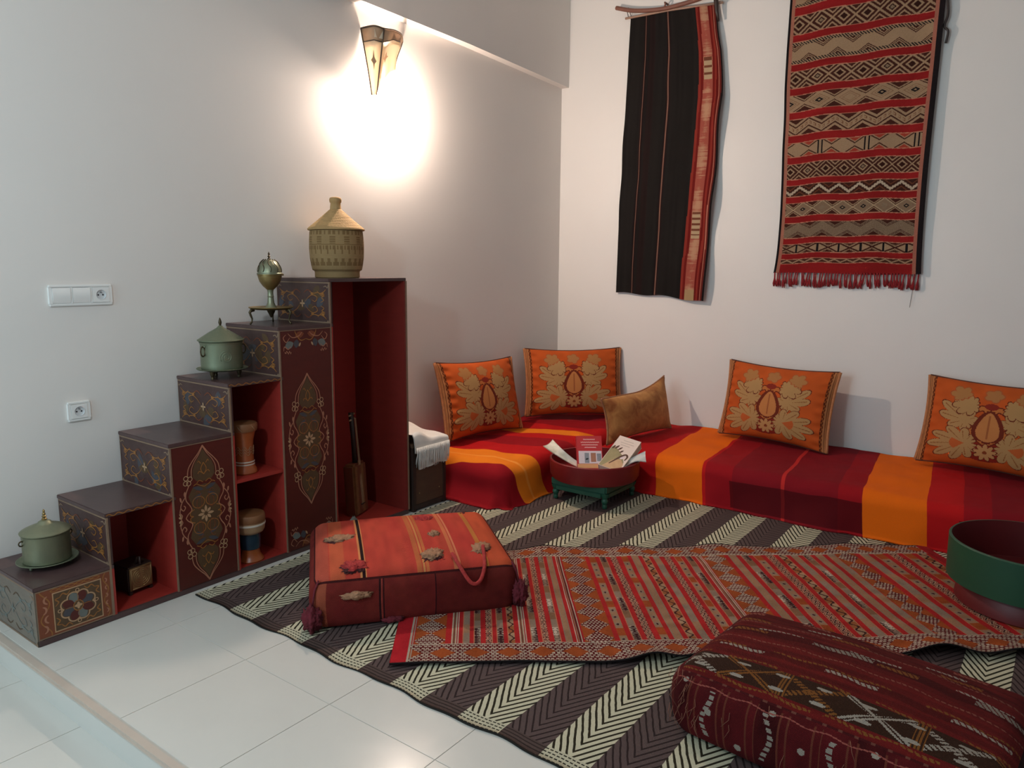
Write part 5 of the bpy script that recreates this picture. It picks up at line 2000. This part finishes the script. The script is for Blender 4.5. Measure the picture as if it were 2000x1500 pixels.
for z0, z1, kd in bands:
    mk = (Zm >= z0) & (Zm < z1)
    fv = (Zm - z0) / (z1 - z0)
    b = np.abs(fv - .5) * 2

    def fx(per, ph=0.0):
        return np.abs(((A / per + ph) % 1) - .5) * 2
    if kd in ('D', 'D2'):
        per = .128 if kd == 'D' else .108
        d = fx(per) + b
        col[mk] = BRN
        col[mk & (np.abs(d - 1.0) < (.13 if kd == 'D' else .09))] = CRMk
        col[mk & (d > .34) & (d < .56)] = CRMk
        odd = np.floor(A / per) % 3 == 1
        col[mk & (d < .34)] = BRN * .6
        col[mk & (d < .20) & odd] = GRY
        col[mk & (d > 1.38) & (d < 1.58)] = CRMk
    elif kd in ('C', 'C2'):
        base = CRMk if kd == 'C' else GRY
        t_ = fx(.165 if kd == 'C' else .15, .2)
        e = (fv - .5) * 2 - (t_ - .5) * .9
        col[mk] = base
        col[mk & (np.abs(np.abs(e) - .62) < .045)] = BRN
        col[mk & (np.abs(np.abs(e) - .78) < .04)] = BRN
        col[mk & (np.abs(e) > .92)] = BRN
        if kd == 'C':
            ed = mk & ((fv < .16) | (fv > .84))
            col[ed] = BLK
            col[ed & ((A * 60 + fv * 8) % 1 < .5)] = CRMk
        else:
            col[mk & (np.abs(((np.abs(e)) * 9) % 1 - .5) < .12) & (np.abs(e) < .55)] = lin((120, 98, 78))
    elif kd in ('B', 'B2'):
        per = .175 if kd == 'B' else .12
        a_ = fx(per, .3)
        d = a_ + b
        col[mk] = CRMk if kd == 'B' else GRY
        col[mk & (np.abs(d - .68) < .04)] = lin((150, 112, 84))
        col[mk & (np.abs(d - .45) < .03)] = lin((150, 112, 84))
        col[mk & (d > 1.12)] = BRN
        col[mk & (np.abs(d - 1.3) < .07)] = CRMk
        idx = np.floor(A / per + .3) % 3
        col[mk & (d < .30) & (idx != 2)] = BLK
        col[mk & (d < .11) & (idx != 2)] = CRMk
        if kd == 'B2':
            col[mk & (np.abs(fx(per, .8) - b) < .05)] = lin((208, 180, 140))
    elif kd == 'Z':
        t_ = fx(.155)
        e = (fv - .5) * 2 - (t_ - .5) * 1.0
        col[mk] = CRMk
        col[mk & (np.abs(np.abs(e) - .45) < .09)] = BRN
        col[mk & (np.abs(e) > .85)] = BRN
        col[mk & (np.abs(e) < .16) & ((A * 38) % 1 < .55)] = lin((132, 88, 64))
        col[mk & (np.abs(e) < .08) & ((A * 38) % 1 < .40)] = CRMk
    elif kd in ('X', 'X2'):
        per = .27 if kd == 'X' else .128
        f_ = (A / per + (.15 if kd == 'X' else .05)) % 1
        a_ = np.abs(f_ - .5) * 2
        col[mk] = CRMk
        if kd == 'X':
            a2 = np.abs(((f_ * 1.0) % .5) / .5 - .5) * 2
            col[mk & (b > a2 + .12)] = BRN
            col[mk & (b > a2 + .30)] = CRMk
            col[mk & (b > a2 + .46)] = lin((176, 70, 52))
        else:
            col[mk & (np.abs(a_ - b) < .16)] = BRN
            col[mk & (b > a_ + .5)] = BRN
            col[mk & (b > a_ + .34) & (b < a_ + .46)] = BRN
        bar = (a_ > (.88 if kd == 'X' else .90))
        col[mk & bar] = BLK
        if kd == 'X':
            col[mk & (a_ > .955)] = CRMk
    elif kd == 'S':
        t_ = fx(.118)
        e = (fv - .5) * 2 - (t_ - .5) * 1.25
        col[mk] = lin((70, 38, 28))
        ser = .20 + .10 * (((A * 70) % 1) < .5)
        col[mk & (np.abs(e) < ser)] = lin((204, 186, 160))
        col[mk & (np.abs(np.abs(e) - .8) < .1)] = lin((120, 70, 46))
    elif kd == 'T':
        t_ = fx(.072)
        e = (fv - .5) * 2 - (t_ - .5) * 1.2
        col[mk] = lin((84, 48, 34))
        col[mk & (np.abs(e) < .30)] = CRMk
    for ze in (z0, z1):
        col[np.abs(Zm - ze) < .0022] = lin((206, 140, 112))
# selvedges
s0 = A / HWid
col[(s0 > .018) & (s0 < .040)] = lin((186, 122, 100))
col[s0 <= .018] = BLK
col[(s0 > .945) & (s0 < .968)] = lin((186, 118, 98))
col[(s0 >= .968)] = BLK * 1.2
col *= (.90 + .18 * RNG.random(A.shape))[..., None]
M_HK = woven('banded_kilim_weave', 0.94, 1600, 0.4, 0.0012, 0.18, gain=0.74)
grid_mesh('cloth', P, M_HK, hk, col, np.stack([xx, zz], -1), extra=(border_loop(nu + 1, nv + 1), np.array([0, .005, 0]), tuple(lin((50, 20, 20)))))
M_FRG = plain('red_wool_fringe', (150, 30, 34), 0.95, c2=(110, 20, 26), scale=60)
rf = random.Random(12)
for k in range(46):
    x = HX0 - .008 + (HWid + .010) * (k + .5) / 46 - 2.11 + rf.uniform(-.004, .004)
    l = .085 + rf.uniform(-.012, .014)
    dx = rf.uniform(-.010, .010)
    ln = []
    for j in range(3):
        ox = rf.uniform(-.004, .004)
        ln.append(([(x, -.02, .100), (x + dx * .5 + ox * .4, -.024, .100 - l * .45), (x + dx + ox * 2, -.022 + rf.uniform(-.006, .004), .100 - l * .8), (x + dx * 1.2 + ox * 3.4, -.018, .098 - l)], [.0046, .0040, .0066, .0022]))
    tubes('tassel', ln, M_FRG, hk, 5)
tubes('cord_tassel', [(spline3([(.415, -.02, 1.78), (.435, -.03, 1.62), (.445, -.03, 1.52), (.432, -.03, 1.46), (.452, -.028, 1.43), (.445, -.02, 1.37)]), .007)], M_DARKW, hk, 6)
tubes('loose_thread', [([(.385, -.015, .09), (.388, -.012, .0), (.38, -.012, -.10)], .0012)], M_DARKW, hk, 4)
tubes('hanging_rod', [([(-.46, -.02, 2.02), (.46, -.02, 2.02)], .012)], M_STICK, hk, 10)

# ------------------------------------------------------------------ wall sconce
sc = empty('wall_sconce', (0, 2.09, 2.27), 'lit cone-shaped parchment wall lamp with dark wire ribs', 'lamp')


def parchment():
    m, nt, b = new_mat('parchment_lamp_skin', 0.6, spec=0.2)
    oc = coords(nt)
    nt.links.new(mixc(nt, noise(nt, 14, 4, vec=oc), C4(238, 226, 202), C4(222, 204, 174)), b.inputs['Base Color'])
    tr = nt.nodes.new('ShaderNodeBsdfTranslucent')
    tr.inputs[0].default_value = C4(240, 226, 204)
    mx = nt.nodes.new('ShaderNodeMixShader')
    mx.inputs[0].default_value = 0.45
    out = nt.nodes['Material Output']
    nt.links.new(b.outputs[0], mx.inputs[1])
    nt.links.new(tr.outputs[0], mx.inputs[2])
    nt.links.new(mx.outputs[0], out.inputs[0])
    return m


M_PAR = parchment()
M_WIRE = plain('dark_wire', (84, 68, 54), 0.5, 0.3)
M_HEN = plain('henna_brown_print', (196, 158, 122), 0.6, c2=(166, 126, 94), scale=30)
tip = Vector((.045, 1.972, 2.292))
rim = [Vector(q) for q in ((.004, 1.940, 2.640), (.10, 1.945, 2.638), (.135, 1.988, 2.628), (.128, 2.075, 2.640), (.09, 2.165, 2.645), (.012, 2.252, 2.640))]
low = [tip, tip + Vector((.02, .006, .0)), tip + Vector((.022, .016, .0)), Vector((.09, 2.060, 2.40)), Vector((.075, 2.130, 2.44)), Vector((.010, 2.185, 2.47))]


def pan(name, idx, mat, t0=0.0, t1=1.0, th=.0025):
    vs, fs = [], []
    m_ = 9
    for i in idx:
        for j in range(m_):
            t = t0 + (t1 - t0) * j / (m_ - 1)
            p = low[i].lerp(rim[i], t)
            # concave flare towards the rim
            c = Vector((0, 2.06, p.z))
            p = p + (c - p) * (.10 * math.sin(PI * t) * (1 - t))
            vs.append(p)
    n_ = len(idx)
    for i in range(n_ - 1):
        for j in range(m_ - 1):
            fs.append((i * m_ + j, (i + 1) * m_ + j, (i + 1) * m_ + j + 1, i * m_ + j + 1))
    ob = mesh_obj(name, vs, fs, mat, None, True)
    md = ob.modifiers.new('thickness', 'SOLIDIFY')
    md.thickness = th
    return rel(ob, sc)


pan('shade_panel', [0, 1, 2], M_PAR, 0, .80)
pan('shade_panel', [2, 3, 4, 5], M_PAR, 0, .80)
pan('shade_border', [0, 1, 2], M_HEN, .80, 1.0)
pan('shade_border', [2, 3, 4, 5], M_HEN, .80, 1.0)


def on(i0, i1, s_, t):
    a = low[i0].lerp(rim[i0], t)
    b = low[i1].lerp(rim[i1], t)
    p = a.lerp(b, s_)
    c = Vector((0, 2.06, p.z))
    p = p + (c - p) * (.10 * math.sin(PI * t) * (1 - t))
    return p


wr_ = [([on(k, k, 0, t) for t in np.linspace(0, 1, 12)], .0042) for k in (0, 2, 5)]
wr_.append((spline3([tuple(q) for q in rim]), .0042))
wr_.append(([on(a, a + 1, s_, .80) for a in range(5) for s_ in (0, .5)] + [on(5, 5, 0, .80)], .003))
rel(tubes('wire_frame', wr_, M_WIRE, None, 6), sc)
# printed lozenges and triangles on the skin


def decal(name, quad, a, b, mat, lift=.004):
    c = Vector((0, 2.06, 2.45))
    vs = []
    for s_, t in quad:
        p = on(a, b, s_, t)
        n_ = (p - Vector((0, 2.08, p.z))).normalized()
        vs.append(p + n_ * lift)
    rel(mesh_obj(name, vs, [tuple(range(len(vs)))], mat), sc)


decal('printed_lozenge', [(-.1, .36), (.05, .46), (.38, .50), (.05, .55), (-.1, .66), (-.25, .55), (-.58, .50), (-.25, .46)], 1, 2, M_HEN)
decal('printed_star', [(.45, .42), (.52, .48), (.7, .50), (.55, .54), (.5, .62), (.40, .55), (.25, .52), (.38, .48)], 2, 3, M_HEN)
decal('printed_triangle', [(.05, .84), (.35, .84), (.10, .96)], 1, 2, M_PAR, .005)
decal('printed_triangle', [(.55, .84), (.95, .84), (.9, .96)], 1, 2, M_PAR, .005)
# bulb and holder
M_BULB, nt_, b_ = new_mat('warm_lit_bulb', 0.3)
b_.inputs['Emission Color'].default_value = (1.0, 0.79, 0.66, 1)
b_.inputs['Emission Strength'].default_value = 1950.0
nz_ = noise(nt_, 3, 1)
nt_.links.new(mixc(nt_, nz_, (1, .9, .8, 1), (1, .92, .84, 1)), b_.inputs['Base Color'])
BQ = Vector((.68, 0, -.73)).to_track_quat('Z', 'Y').to_matrix().to_4x4()
BM = Matrix.Translation(Vector((.056, 2.086, 2.275)) - sc.location) @ BQ
blb = lathe('bulb', [(.020, -.014), (.0265, -.006), (.0290, .003), (.027, .014), (.021, .023), (.011, .029), (0, .031)], M_BULB, sc, 28)
blb.matrix_basis = BM
hold = lathe('bulb_base', [(.0195, -.0142), (.016, -.018), (.012, -.024), (0, -.025)], M_PLAS, sc, 24)
hold.matrix_basis = BM
lathe('wall_rose', [(0, .0), (.030, .0), (.030, .006), (.012, .012), (0, .012)], M_WIRE, sc, 24).matrix_basis = Matrix.Translation(Vector((.001, 2.050, 2.375)) - sc.location) @ Matrix.Rotation(PI / 2, 4, 'Y')
rel(tubes('bracket', [(spline3([(.008, 2.050, 2.375), (.016, 2.055, 2.345), (.024, 2.086, 2.300)]), .005)], M_WIRE, None, 8), sc)

# joined wires, cords and strokes that are too fine to pick apart
for o in COL.objects:
    if o.type == 'MESH' and o.name.split('.')[0] in ('embossing', 'painted_squiggle', 'wire_frame', 'fringe', 'loose_threads'):
        o['kind'] = 'stuff'
